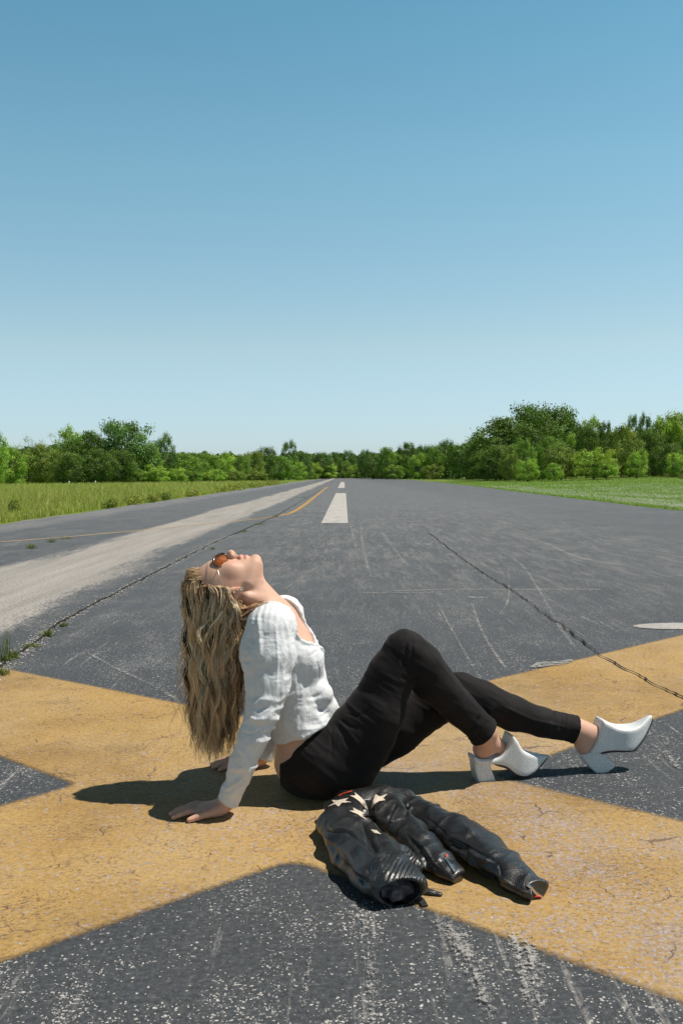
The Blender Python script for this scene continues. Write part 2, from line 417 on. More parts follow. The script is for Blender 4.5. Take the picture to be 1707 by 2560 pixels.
nP = len(poly)
vv = np.concatenate([np.c_[pout, np.full(nP, 0.0015)], np.c_[pin, np.full(nP, 0.0015)]])
k = np.arange(nP); k2 = (k + 1) % nP
ring = np.stack([k, k2, k2 + nP, k + nP], 1)
if area < 0: ring = ring[:, ::-1]
import mathutils.geometry as mg
tri = np.array(mg.tessellate_polygon([[Vector((*p, 0)) for p in pin]])) + nP
tone = np.concatenate([np.zeros(nP), np.ones(nP)])[:, None].repeat(3, 1)
props(link('yellow_cross_marking', make_mesh('yellow_cross_marking', vv, [ring, tri], [M_YEL], False, colors=tone)), kind='structure')

def simple_paint(name, ca, cb, thin=0.5, soft=False):
    m = NT(name)
    c = m.ramp(m.noise(6, 5, 0.7, vec=m.mapping(scale=(1, 0.15, 1))), [(0.3, ca), (0.7, cb)])
    m.base(c); m.set(rough=0.8, spec=0.2)
    a = m.noise(34, 6, 0.8)
    if soft:
        a = m.math('ADD', m.noise(115, 4, 0.75), m.math('MULTIPLY', m.noise(3.0, 3, 0.6), 0.35))
        sc_ = m.n.new('ShaderNodeSeparateColor'); m.l.new(m.attr()[0], sc_.inputs[0])
        a = m.math('SUBTRACT', m.math('ADD', a, m.math('MULTIPLY', sc_.outputs[0], 0.12)), 0.20)
    m.set(alpha=m.ramp(a, [(thin - 0.16, 0.0), (thin - 0.06, 0.85)]))
    m.bump(m.noise(120, 3, 0.7), 0.4, 0.003)
    return m.m
M_WHITE = simple_paint('white_paint', (0.40, 0.37, 0.34), (0.52, 0.49, 0.45), 0.46)
M_WORNW = simple_paint('worn_white_paint', (0.28, 0.265, 0.25), (0.44, 0.42, 0.39), 0.725, True)
M_EDGEW = simple_paint('patchy_white_paint', (0.22, 0.21, 0.20), (0.36, 0.34, 0.32), 0.57)
M_ORANGE = simple_paint('taxi_line_paint', (0.42, 0.235, 0.06), (0.46, 0.28, 0.10), 0.50)
M_ORWORN = simple_paint('worn_taxi_line_paint', (0.42, 0.30, 0.16), (0.48, 0.36, 0.2), 0.58)
def quadG(*pp): return [G(*p)[:2] for p in pp]
flat('centre_line_marking', [quadG((803, 1308), (870, 1308), (864.5, 1233), (839.5, 1233)),
     quadG((844, 1220), (861.5, 1220), (861, 1205), (852, 1205))], 0.005, M_WHITE)
# white edges of an older marking under the cross
def ell(px, py, rx_, ry_, n=26):
    return [G(px + rx_ * math.cos(t), py + ry_ * math.sin(t))[:2] for t in np.linspace(0, 2 * math.pi, n, endpoint=False)][::-1]
flat('white_arc_marking', [ell(1700, 1567, 118, 8)], 0.0045, simple_paint('arc_paint', (0.34, 0.32, 0.30), (0.50, 0.47, 0.44), 0.50))
def ribbon(name, pts, w, z, mat):
    p = np.array([G(*q)[:2] for q in pts])
    # resample smoothly in picture order
    t = np.linspace(0, len(p) - 1, (len(p) - 1) * 8 + 1)
    def cr(i_, u):
        a, b, c_, d = p[max(i_ - 1, 0)], p[i_], p[min(i_ + 1, len(p) - 1)], p[min(i_ + 2, len(p) - 1)]
        return 0.5 * ((2 * b) + (-a + c_) * u + (2 * a - 5 * b + 4 * c_ - d) * u * u + (-a + 3 * b - 3 * c_ + d) * u ** 3)
    q = np.array([cr(min(int(s), len(p) - 2), s - min(int(s), len(p) - 2)) for s in t])
    d = np.gradient(q, axis=0); d /= np.linalg.norm(d, axis=1)[:, None] + 1e-9
    nn = np.stack([-d[:, 1], d[:, 0]], 1) * (np.asarray(w) if np.ndim(w) == 0 else np.interp(t, np.arange(len(p)), w)[:, None]) / 2
    v = np.concatenate([np.c_[q - nn, np.full(len(q), z)], np.c_[q, np.full(len(q), z)], np.c_[q + nn, np.full(len(q), z)]])
    n_ = len(q); k = np.arange(n_ - 1); f = np.concatenate([np.stack([k, k + 1, k + 1 + n_, k + n_], 1), np.stack([k + n_, k + 1 + n_, k + 1 + 2 * n_, k + 2 * n_], 1)])
    endf = np.clip(np.minimum(np.arange(n_), n_ - 1 - np.arange(n_)) / 5.0, 0, 1)
    tn_ = np.concatenate([np.zeros(n_), endf, np.zeros(n_)])[:, None].repeat(3, 1)
    if (nn[0, 0] * d[0, 1] - nn[0, 1] * d[0, 0]) > 0: f = f[:, ::-1]
    o = link(name, make_mesh(name, v, f, [mat], False, colors=tn_)); props(o, kind='structure'); return o
ribbon('taxi_line_marking', [(822, 1217), (817, 1218.5), (792, 1238), (768, 1257), (748, 1271), (729, 1281.6), (710, 1287), (685, 1292), (640, 1297.5)],
       [0.14, .14, .13, .13, .12, .12, .11, .10, .08], 0.004, M_ORANGE)
ribbon('taxi_line_worn_marking', [(640, 1297.5), (560, 1306), (362, 1325), (186, 1341), (0, 1355.6)], 0.13, 0.004, M_ORWORN)
# scuffs and worn seams
k_ = 0
for pts, w in [([(985, 1478), (1060, 1476), (1130, 1474), (1300, 1474.5), (1500, 1474)], 0.045), ([(905, 1483), (1000, 1482), (1080, 1483)], 0.03), ([(1170, 1493), (1190, 1495), (1215, 1494)], 0.05),
               ([(900, 1300), (905, 1350), (915, 1400), (925, 1440)], 0.06), ([(925, 1290), (990, 1380), (1030, 1420)], 0.05), ([(980, 1395), (1030, 1392), (1060, 1400)], 0.06), ([(1260, 1335), (1360, 1358), (1450, 1395), (1600, 1420)], 0.16), ([(1150, 1310), (1230, 1325), (1310, 1352)], 0.10), ([(1270, 1400), (1272, 1480), (1262, 1520), (1240, 1545)], 0.02),
               ([(700, 1480), (740, 1455), (790, 1420), (820, 1408)], 0.03),
               ([(1240, 1370), (1300, 1410), (1340, 1465), (1385, 1545), (1420, 1600), (1460, 1645)], 0.035),
               ([(1010, 1250), (1120, 1300), (1230, 1345)], 0.05),
               ([(1090, 1500), (1120, 1560), (1160, 1630), (1200, 1700)], 0.02),
               ([(1175, 1495), (1200, 1570), (1240, 1640), (1270, 1680)], 0.025),
               ([(0, 1543), (55, 1560), (112, 1590)], 0.045),
               ([(270, 1490), (300, 1478), (318, 1492)], 0.03),
               ([(205, 1625), (275, 1665), (400, 1725), (455, 1765)], 0.03),
               ([(330, 1708), (420, 1690), (450, 1680)], 0.02),
               ([(1272, 2300), (1290, 2370), (1310, 2440), (1325, 2570)], 0.030),
               ([(1310, 2340), (1335, 2420), (1352, 2570)], 0.034),
               ([(790, 2290), (770, 2440), (755, 2570)], 0.020), ([(905, 2270), (925, 2400), (930, 2570)], 0.03), ([(1090, 2290), (1150, 2360), (1200, 2470), (1240, 2570)], 0.05),
               ([(870, 1290), (885, 1350), (890, 1372)], 0.07),
               ([(1640, 1850), (1680, 1905), (1707, 1930)], 0.03)]:
    o = ribbon('scuff_mark', pts, w, 0.003 + 0.0001 * k_, M_EDGEW if k_ < 3 else M_WORNW); k_ += 1

ribbon('worn_white_marking', [(1330, 1672), (1365, 1663), (1400, 1660), (1430, 1652)], [0.02, .1, .08, .02], 0.0065, M_EDGEW)

# dark crack seam on the right, weedy seam on the left
m = NT('crack_filler')
m.base(m.ramp(m.noise(60, 3, 0.7), [(0.35, (0.012, 0.011, 0.011)), (0.65, (0.05, 0.045, 0.04))])); m.set(rough=0.95, spec=0.1)
m.bump(m.noise(90, 3, 0.7), 1.0, 0.01)
M_CRACK = m.m
def crack(name, pts, w, jit, z, seed):
    p = np.array(pts, float); n = 260
    L = np.r_[0, np.cumsum(np.linalg.norm(np.diff(p, axis=0), axis=1))]
    s = np.linspace(0, 1, n) ** 1.6 * L[-1]
    q = np.stack([np.interp(s, L, p[:, 0]), np.interp(s, L, p[:, 1])], 1)
    z3 = np.c_[s, s * 0, s * 0]
    q[:, 0] += jit * (vnoise(z3, 9, seed) + 0.6 * vnoise(z3, 27, seed + 1) + 1.2 * vnoise(z3, 2.5, seed + 5))
    ww = w * (0.55 + 0.45 * vnoise(z3, 14, seed + 2)) + 0.002
    v = np.concatenate([np.c_[q[:, 0] - ww, q[:, 1], np.full(n, z)], np.c_[q[:, 0] + ww, q[:, 1], np.full(n, z)]])
    k = np.arange(n - 1)
    return props(link(name, make_mesh(name, v, np.stack([k, k + n, k + n + 1, k + 1], 1), [M_CRACK], False)), kind='structure')
rc = [G(1720, 1757)[:2], G(1500, 1640)[:2], G(1380, 1550)[:2], G(1280, 1478)[:2], G(1180, 1415)[:2], (1.37, 16)]
crack('pavement_crack', rc, 0.0042, 0.008, 0.0085, 11)
lc = [G(-40, 1710)[:2], G(0, 1668)[:2], G(75, 1618)[:2], G(130, 1570)[:2], G(330, 1462)[:2], G(530, 1360)[:2], G(690, 1290)[:2], G(800, 1225)[:2]]
crack('weedy_pavement_seam', lc, 0.012, 0.010, 0.0080, 21)
crack('thin_pavement_crack', [G(880, 1474)[:2], G(1140, 1467)[:2], G(1440, 1464)[:2], G(1680, 1462)[:2]], 0.002, 0.0, 0.0055, 31)
# pale loose grit along the weedy seam: little stones
def grit_stones(name, n, seed, spread=0.035):
    r = np.random.default_rng(seed)
    p = np.array(lc); L = np.r_[0, np.cumsum(np.linalg.norm(np.diff(p, axis=0), axis=1))]
    s = r.random(n) ** 1.7 * min(L[-1], 11)
    c = np.stack([np.interp(s, L, p[:, 0]), np.interp(s, L, p[:, 1])], 1)
    c += r.normal(0, spread, (n, 2)) * np.array([1, 0.6])
    sz = r.uniform(0.002, 0.0065, n)
    oct_ = np.array([(1, 0, 0), (0, 1, 0), (-1, 0, 0), (0, -1, 0), (0, 0, 0.8)])
    v = (oct_[None] * sz[:, None, None] * r.uniform(0.6, 1.3, (n, 5, 1)) + np.c_[c, np.full(n, 0.0045)][:, None]).reshape(-1, 3)
    f = (np.array([(0, 1, 4), (1, 2, 4), (2, 3, 4), (3, 0, 4)])[None] + np.arange(n)[:, None, None] * 5).reshape(-1, 3)
    m = NT('pale_grit'); m.base(m.ramp(m.noise(80, 2), [(0.35, (0.2, 0.18, 0.16)), (0.7, (0.5, 0.47, 0.42))])); m.set(rough=0.9)
    return props(link(name, make_mesh(name, v, f, [m.m], False)), kind='stuff')
grit_stones('loose_grit', 2600, 3)

# ------------------------------------------------------------ grass
def blades(name, xy, z, h, w, lean, mat, seed, tones, bend=0.35):
    r = np.random.default_rng(seed); n = len(xy)
    ang = r.random(n) * 2 * np.pi
    side = np.stack([np.cos(ang), np.sin(ang) * 0.5, np.zeros(n)], 1)
    la = r.random(n) * 2 * np.pi
    ld = np.stack([np.cos(la), np.sin(la), np.zeros(n)], 1) * (lean * r.random(n))[:, None]
    b = np.c_[xy, z]
    h = h[:, None]; w = w[:, None]
    up = np.array([0, 0, 1.0])
    v = np.stack([b - side * w / 2, b + side * w / 2,
                  b + (up * 0.6 + ld * 0.5) * h + side * w * 0.35, b + (up * 0.6 + ld * 0.5) * h - side * w * 0.35,
                  b + (up + ld * (1 + bend)) * h], 1)
    base_i = np.arange(n)[:, None] * 5
    q = base_i + np.array([0, 1, 2, 3]); t = base_i + np.array([3, 2, 4])
    tn = tones[r.integers(0, len(tones), n)] * r.uniform(0.75, 1.2, (n, 1))
    me = make_mesh(name, v.reshape(-1, 3), [q, t], [mat], False, colors=np.repeat(tn, 5, 0))
    return link(name, me)
m = NT('grass_blade')
m.base(m.attr()[0]); m.set(rough=0.65, spec=0.25)
tr = m.n.new('ShaderNodeBsdfTranslucent'); m.l.new(m.attr()[0], tr.inputs[0])
mx = m.n.new('ShaderNodeMixShader'); mx.inputs[0].default_value = 0.35
m.l.new(m.b.outputs[0], mx.inputs[1]); m.l.new(tr.outputs[0], mx.inputs[2]); m.l.new(mx.outputs[0], m.out.inputs[0])
M_BLADE = m.m
def scatter(seed, n, y0, y1, xfun, power=2.0):
    r = np.random.default_rng(seed)
    # density falls with distance so that the picture gets an even cover
    u = r.random(n); y = (y0 ** (1 - power) + u * (y1 ** (1 - power) - y0 ** (1 - power))) ** (1 / (1 - power))
    a, b = xfun(y); x = a + (b - a) * r.random(n)
    return np.stack([x, y], 1)
tall_t = np.array((2.2, 2.32, 1.45)) * np.array([(0.17, 0.20, 0.045), (0.21, 0.23, 0.06), (0.26, 0.25, 0.09), (0.30, 0.27, 0.13), (0.13, 0.17, 0.035), (0.32, 0.26, 0.15)])
# left field: tall seeding grass
xy = scatter(1, 200000, 14, 150, lambda y: (np.maximum(-0.55 * y - 2.5, -95), edge_x(left_edge, y) - 0.25), 1.7)
d = edge_x(left_edge, xy[:, 1]) - xy[:, 0]
r = np.random.default_rng(2)
hh = np.clip(0.14 + 0.3 * np.clip(d / 1.8, 0, 1), 0, 0.55) * r.uniform(0.55, 1.25, len(xy)) * (1 + 0.35 * vnoise(np.c_[xy, xy[:, :1] * 0], 0.45, 8))
ww = 0.006 + xy[:, 1] * 0.00045
o = blades('tall_grass', xy, terrain_z(xy[:, 0], xy[:, 1]) - 0.01, hh, ww, 0.30, M_BLADE, 3, tall_t); props(o, kind='stuff')
# right: mown strip
sx_ = lambda y: edge_x(right_edge, y)
strip_w = lambda y: 5.5 + 0.17 * y
short_t = np.array((1.95, 2.15, 1.5)) * np.array([(0.145, 0.20, 0.05), (0.18, 0.235, 0.065), (0.22, 0.255, 0.09), (0.12, 0.17, 0.04)])
xy = scatter(4, 110000, 17, 140, lambda y: (sx_(y) - 0.02, np.minimum(sx_(y) + strip_w(y) + 1, 0.37 * y + 3)), 1.7)
xy = xy[xy[:, 0] > sx_(xy[:, 1]) - 0.05]
r = np.random.default_rng(6)
hh = r.uniform(0.05, 0.11, len(xy)); ww = 0.010 + xy[:, 1] * 0.0005
o = blades('mown_grass', xy, terrain_z(xy[:, 0], xy[:, 1]) - 0.01, hh, ww, 0.6, M_BLADE, 7, short_t); props(o, kind='stuff')
# clover heads
xy = scatter(9, 20000, 18, 75, lambda y: (sx_(y) + 0.1, np.minimum(sx_(y) + strip_w(y) * 0.75, 0.37 * y + 2)), 1.6)
dd = xy[:, 0] - sx_(xy[:, 1])
keep = 0.7 * vnoise(np.c_[xy[:, 0] * 2.5, xy[:, 1] * .5, xy[:, 0] * 0], 0.5, 12) + 0.55 * np.exp(-dd / 2.6) + np.random.default_rng(8).normal(0, .25, len(xy)) > 0.12
xy = xy[keep]
r = np.random.default_rng(10); n = len(xy); s = 0.007 + 0.00012 * xy[:, 1]
oc = np.array([(1, 0, 0), (0, 1, 0), (-1, 0, 0), (0, -1, 0), (0, 0, 1), (0, 0, -1)]) * 1.0
cen = np.c_[xy, terrain_z(xy[:, 0], xy[:, 1]) + r.uniform(0.07, 0.12, n)]
v = (cen[:, None] + oc[None] * s[:, None, None]).reshape(-1, 3)
ft = np.array([(0, 1, 4), (1, 2, 4), (2, 3, 4), (3, 0, 4), (1, 0, 5), (2, 1, 5), (3, 2, 5), (0, 3, 5)])
m = NT('clover_head'); m.base((0.62, 0.62, 0.50)); m.set(rough=0.8)
props(link('clover_flowers', make_mesh('clover_flowers', v, (ft[None] + np.arange(n)[:, None, None] * 6).reshape(-1, 3), [m.m], False)), kind='stuff')
# right tall grass
dark_t = np.array((1.6, 1.7, 1.2)) * np.array([(0.095, 0.115, 0.028), (0.12, 0.14, 0.037), (0.15, 0.16, 0.055), (0.18, 0.165, 0.075)])
xy = scatter(14, 110000, 34, 150, lambda y: (sx_(y) + strip_w(y), np.minimum(0.40 * y + 6, 90)), 1.6)
xy = xy[xy[:, 0] > sx_(xy[:, 1]) + strip_w(xy[:, 1]) + 0.8 * vnoise(np.c_[xy[:, 1:2], xy[:, :1] * 0, xy[:, :1] * 0], 0.3, 31)]
r = np.random.default_rng(15)
hh = r.uniform(0.3, 0.6, len(xy)) * (1 + 0.3 * vnoise(np.c_[xy, xy[:, :1] * 0], 0.3, 18)); ww = 0.010 + xy[:, 1] * 0.0004
o = blades('tall_meadow_grass', xy, terrain_z(xy[:, 0], xy[:, 1]) - 0.01, hh, ww, 0.25, M_BLADE, 16, dark_t); props(o, kind='stuff')

# weeds growing from the seam and along the grass edge: leafy clumps with blades
def leaf_cloud(r, n, c, rad, size, flat_=0.5):
    "n little two-triangle leaves spread in an ellipsoid"
    p = r.normal(0, 1, (n, 3)); p /= np.linalg.norm(p, axis=1)[:, None]
    p *= (r.random(n) ** 0.45)[:, None]
    p = p * rad + c
    a = r.normal(0, 1, (n, 3)); a[:, 2] *= flat_; a /= np.linalg.norm(a, axis=1)[:, None]
    b = np.cross(a, r.normal(0, 1, (n, 3))); b /= np.linalg.norm(b, axis=1)[:, None] + 1e-9
    s = (size * r.uniform(0.6, 1.3, n))[:, None]
    v = np.stack([p - a * s, p + b * s * 0.5, p + a * s, p - b * s * 0.5], 1)
    return v
def weed(name, x, y, h, wid, label, seed, tall=0, group=None):
    r = np.random.default_rng(seed); z0 = 0.003
    root = empty(name, (x, y, z0), label, 'weed', group)
    n = 90
    p = np.stack([r.normal(0, wid * 0.35, n), r.normal(0, wid * 0.3, n)], 1) + (x, y)
    o = blades('blades', p, np.full(n, z0), r.uniform(0.3, 1.0, n) * h, np.full(n, max(0.0025, h * 0.035)), 0.7, M_BLADE, seed + 1, np.array([(0.16, 0.22, 0.05), (0.24, 0.26, 0.08), (0.11, 0.16, 0.03)]))
    o.parent = root; o.matrix_parent_inverse = Matrix.Translation((-x, -y, -z0)); o['kind'] = 'stuff'
    v = leaf_cloud(r, 160, np.array((x, y, z0 + h * 0.3)), np.array((wid * 0.6, wid * 0.5, h * 0.32)), max(0.004, h * 0.09))
    tn = np.array([(0.10, 0.17, 0.03), (0.2, 0.24, 0.05), (0.28, 0.26, 0.08)])[r.integers(0, 3, 160)]
    link('leaves', make_mesh('leaves', v.reshape(-1, 3), np.arange(640).reshape(-1, 4), [M_BLADE], False, colors=np.repeat(tn, 4, 0)), root)
    if tall:
        n = 26
        p = np.stack([r.normal(0, 0.012, n), r.normal(0, 0.012, n)], 1) + (x, y)
        o = blades('tall_blades', p, np.full(n, z0), r.uniform(0.5, 1.0, n) * tall, np.full(n, 0.005), 0.22, M_BLADE, seed + 3, np.array([(0.14, 0.20, 0.05), (0.2, 0.24, 0.07)]))
        o.parent = root; o.matrix_parent_inverse = Matrix.Translation((-x, -y, -z0)); o['kind'] = 'stuff'
    return root
seam_w = [((14, 1655), 0.04, 0.05, 0.19, 'tall upright grass tuft beside the yellow paint at the near end of the weedy seam'),
          ((34, 1648), 0.06, 0.04, 0.0, 'thin yellowing weed just behind the tall grass tuft on the seam'),
          ((80, 1620), 0.03, 0.07, 0.0, 'low dark green weed clump second from the near end of the seam'),
          ((121, 1592), 0.055, 0.05, 0.0, 'round green weed on the seam with a thin stalk standing over it'),
          ((158, 1567), 0.03, 0.035, 0.0, 'small yellow green sprig growing from the seam behind the round weed'),
          ((5, 1690), 0.05, 0.05, 0.0, 'reddish green weed growing through the yellow paint by the photo edge'),
          ((532, 1373), 0.03, 0.05, 0.0, 'tiny grass sprig on the seam behind the sunglasses and forehead'),
          ((610, 1330), 0.05, 0.12, 0.0, 'low grass clump on the seam above the nose of the woman'),
          ((650, 1312), 0.06, 0.16, 0.0, 'wider weed clump on the seam just before the orange line'),
          ((690, 1292), 0.06, 0.12, 0.0, 'green tuft where the seam meets the orange line'),
          ((760, 1245), 0.08, 0.22, 0.0, 'distant yellow green tuft on the seam beyond the orange line')]
for k, (pp, h, w_, tl, lab) in enumerate(seam_w):
    g_ = G(*pp); weed('seam_weed', g_[0], g_[1], h, w_, lab, 100 + k, tl, 'weeds growing from the pavement seam')
for k, (pp, lab) in enumerate([((78, 1372), 'bushy grass tuft on the dark asphalt below the faded orange line'),
                               ((130, 1356), 'smaller grass tuft right of the bushy one on the faded orange line'),
                               ((165, 1348), 'sparse straw coloured sprigs strung along the faded orange line')]):
    g_ = G(*pp); weed('asphalt_weed', g_[0], g_[1], 0.09 - 0.02 * k, 0.10 + 0.08 * (k == 2), lab, 140 + k, 0, 'weeds on the far asphalt')

# bushy weeds along the left edge
edge_w = [(100, 0.42, 0.30, 'tall dark green weed bush in the long grass nearest the photo edge'),
          (280, 0.28, 0.5, 'dark leafy weed clump first of the clumps hugging the pavement edge'),
          (335, 0.36, 0.75, 'largest yellow flowering weed clump on the pavement edge'),
          (385, 0.32, 0.6, 'yellowish weed clump just beyond the largest flowering one'),
          (415, 0.34, 0.45, 'small dark weed clump standing beyond the flowering clumps'),
          (480, 0.30, 0.9, 'low yellow green weeds midway along the pavement edge'),
          (560, 0.40, 1.3, 'far row of dark weeds where the field edge narrows'),
          (590, 0.5, 1.5, 'second far clump of dark weeds at the field edge'),
          (635, 0.5, 1.8, 'third far weed clump near the start of the orange line'),
          (680, 0.6, 2.2, 'most distant weed clump before the pale pavement edge'),
          ]
def solve_edge(px):
    best = None
    for y in np.linspace(14, 260, 1500):
        x = float(edge_x(left_edge, y)) - 0.15
        q = CAM_R.transposed() @ Vector((x, y, -CAM_H)); u = CX + F * q.x / -q.z
        if best is None or abs(u - px) < best[0]: best = (abs(u - px), x, y)
    return best[1], best[2]
for k, (px, h, w_, lab) in enumerate(edge_w):
    x, y = solve_edge(px)
    if k == 0: x -= 0.9; y += 1.0
    r = np.random.default_rng(200 + k)
    root = empty('edge_weed', (x, y, 0), lab, 'weed', 'weed clumps along the pavement edge')
    n = 500
    v = leaf_cloud(r, n, np.array((x, y, h * 0.45)), np.array((w_ * 0.45, w_ * 0.9, h * 0.55)), 0.02 + y * 0.0006)
    v[..., 2] = np.maximum(v[..., 2], 0.0)
    tn = 1.7 * np.array([(0.09, 0.13, 0.025), (0.15, 0.18, 0.03), (0.27, 0.25, 0.04), (0.13, 0.16, 0.03)])[r.integers(0, 4 if k not in (0, 1, 4) else 2, n)]
    link('leaves', make_mesh('leaves', v.reshape(-1, 3), np.arange(4 * n).reshape(-1, 4), [M_BLADE], False, colors=np.repeat(tn, 4, 0)), root)
# ------------------------------------------------------------ trees
def leaf_mat(name, a, b, c_, tr=0.3):
    m = NT(name)
    c = m.ramp(m.noise(9, 4, 0.7), [(0.3, a), (0.5, b), (0.72, c_)])
    at = m.attr('tone')[0]
    c = m.mix(1.0, m.mix(1.0, c, at, 'MULTIPLY'), (1.9, 2.05, 1.5), 'MULTIPLY')
    m.base(c); m.set(rough=0.6, spec=0.25)
    t = m.n.new('ShaderNodeBsdfTranslucent'); m.l.new(m.mix(1.0, c, (1.25, 1.3, 0.6), 'MULTIPLY'), t.inputs[0])
    mx = m.n.new('ShaderNodeMixShader'); mx.inputs[0].default_value = tr
    m.l.new(m.b.outputs[0], mx.inputs[1]); m.l.new(t.outputs[0], mx.inputs[2]); m.l.new(mx.outputs[0], m.out.inputs[0])
    return m.m
LM = {'dark': leaf_mat('dark_foliage', (0.040, 0.066, 0.018), (0.058, 0.092, 0.024), (0.080, 0.12, 0.032)),
      'mid': leaf_mat('mid_foliage', (0.062, 0.10, 0.022), (0.088, 0.14, 0.032), (0.125, 0.18, 0.044)),
      'olive': leaf_mat('olive_foliage', (0.075, 0.10, 0.028), (0.105, 0.135, 0.038), (0.14, 0.165, 0.052)),
      'light': leaf_mat('light_foliage', (0.10, 0.155, 0.030), (0.14, 0.205, 0.045), (0.19, 0.25, 0.06)),
      'yellow': leaf_mat('yellow_green_foliage', (0.105, 0.15, 0.028), (0.145, 0.195, 0.042), (0.19, 0.24, 0.06)),
      'pale': leaf_mat('pale_foliage', (0.13, 0.165, 0.085), (0.165, 0.20, 0.105), (0.20, 0.235, 0.13), 0.4),
      'blue': leaf_mat('bluish_foliage', (0.045, 0.080, 0.030), (0.065, 0.108, 0.040), (0.092, 0.14, 0.054))}
m = NT('bark'); m.base(m.ramp(m.noise(8, 4, 0.7), [(0.3, (0.06, 0.05, 0.04)), (0.7, (0.15, 0.13, 0.11))])); m.set(rough=0.9); m.bump(m.noise(14, 4), 0.6, 0.05)
M_BARK = m.m

def limb(vs, fs, a, b, ra, rb, n=6):
    a = np.array(a, float); b = np.array(b, float); d = (b - a) / (np.linalg.norm(b - a) + 1e-9)
    u = np.cross(d, (0.3, 0.9, 0.1)); u /= np.linalg.norm(u); w = np.cross(d, u)
    t = np.arange(n) * 2 * np.pi / n
    c0 = a + ra * (np.cos(t)[:, None] * u + np.sin(t)[:, None] * w)
    c1 = b + rb * (np.cos(t)[:, None] * u + np.sin(t)[:, None] * w)
    k0 = sum(len(x) for x in vs); vs.append(np.concatenate([c0, c1]))
    i = np.arange(n); j = (i + 1) % n
    fs.append(np.stack([k0 + i, k0 + j, k0 + n + j, k0 + n + i], 1))

def tree_proto(kind, seed):
    """unit tree: height 1, crown about 1 wide"""
    r = np.random.default_rng(seed)
    if kind == 'round':  nb, z0, leaves, ls, pr = 95, -0.02, 12500, 0.0165, 0.135
    elif kind == 'tall': nb, z0, leaves, ls, pr = 60, 0.20, 7500, 0.0165, 0.11
    elif kind == 'bush': nb, z0, leaves, ls, pr = 64, -0.14, 9000, 0.019, 0.13
    elif kind == 'airy': nb, z0, leaves, ls, pr = 30, 0.30, 1100, 0.012, 0.13
    elif kind == 'willow': nb, z0, leaves, ls, pr = 75, -0.06, 9500, 0.017, 0.12
    puffs = []
    while len(puffs) < nb:
        p = r.uniform(-1, 1, 3); q = float((np.abs(p) ** 2.4).sum() ** (1 / 2.4))
        if q > 1 or q < 0.5: continue
        # uneven outline: push some clumps out, pull others in
        p = p / q * (0.62 + 0.38 * r.random() ** 0.6)
        zc = 0.5 * (1 + z0); zr = 0.5 * (1 - z0)
        wid = 0.42
        if kind == 'tall': wid = 0.40 * (1 - 0.22 * p[2])
        if kind == 'willow': wid = 0.42 * (1 - 0.15 * p[2])
        if kind == 'bush' and p[2] < -0.2: p[2] *= 0.7
        puffs.append(np.array((p[0] * wid, p[1] * wid, zc + p[2] * (zr - pr * 0.6))))
    puffs = np.array(puffs)
    prad = pr * r.uniform(0.7, 1.15, nb)
    per = np.maximum(8, (leaves * prad ** 2 / np.sum(prad ** 2)).astype(int))
    vs, tn = [], []
    for c, R_, n in zip(puffs, prad, per):
        d = r.normal(0, 1, (n, 3)); d /= np.linalg.norm(d, axis=1)[:, None]
        rad = R_ * (r.random(n) ** 0.4) * (1 + 0.22 * r.normal(0, 1, n))
        p = c + d * rad[:, None] * np.array((1, 1, 0.8))
        nn = d * 1.0 + r.normal(0, 0.45, (n, 3)) + (0, 0, 0.3); nn /= np.linalg.norm(nn, axis=1)[:, None]
        a = np.cross(nn, r.normal(0, 1, (n, 3))); a /= np.linalg.norm(a, axis=1)[:, None]; b = np.cross(nn, a)
        s = (ls * r.uniform(0.5, 1.25, n))[:, None]
        vs.append(np.stack([p + a * s, p + b * s * 0.75, p - a * s * 0.9, p - b * s * 0.7], 1))
        t = (r.uniform(0.7, 1.3)) * r.uniform(0.8, 1.25, n)
        tn.append(np.repeat(np.stack([t * r.uniform(0.92, 1.12), t, t * 0.95], 1), 4, 0))
    v = np.concatenate(vs).reshape(-1, 3); v[:, 2] = np.maximum(v[:, 2], -0.01)
    tn = np.concatenate(tn)
    crown = make_mesh('crown', v, np.arange(len(v)).reshape(-1, 4), [LM['mid']], False, colors=tn)
    bv, bf = [], []
    tr = 0.022 if kind != 'airy' else 0.014
    fork = np.array((r.normal(0, 0.01), r.normal(0, 0.01), max(z0, 0) + 0.12))
    limb(bv, bf, (0, 0, -0.02), fork, tr, tr * 0.7, 8)
    top = np.array((r.normal(0, 0.02), r.normal(0, 0.02), 0.86)); limb(bv, bf, fork, top, tr * 0.7, tr * 0.12, 6)
    for k in r.choice(nb, min(nb, 18), replace=False):
        t_ = r.uniform(0.0, 0.65); s_ = fork * (1 - t_) + top * t_
        mid = (s_ + puffs[k]) / 2 + (0, 0, 0.02)
        limb(bv, bf, s_, mid, tr * 0.4, tr * 0.25, 5); limb(bv, bf, mid, puffs[k], tr * 0.25, tr * 0.08, 5)
        if kind == 'airy':
            for _ in range(5):
                e = puffs[k] + r.normal(0, 0.07, 3) + (0, 0, 0.05); limb(bv, bf, puffs[k], e, tr * 0.09, tr * 0.03, 3)
    trunk = make_mesh('trunk', np.concatenate(bv), np.concatenate(bf), [M_BARK])
    return crown, trunk
PROTO = {k: [tree_proto(k, 10 * i_ + s) for s in range(n)] for i_, (k, n) in enumerate([('round', 4), ('tall', 3), ('bush', 4), ('airy', 2), ('willow', 2)])}

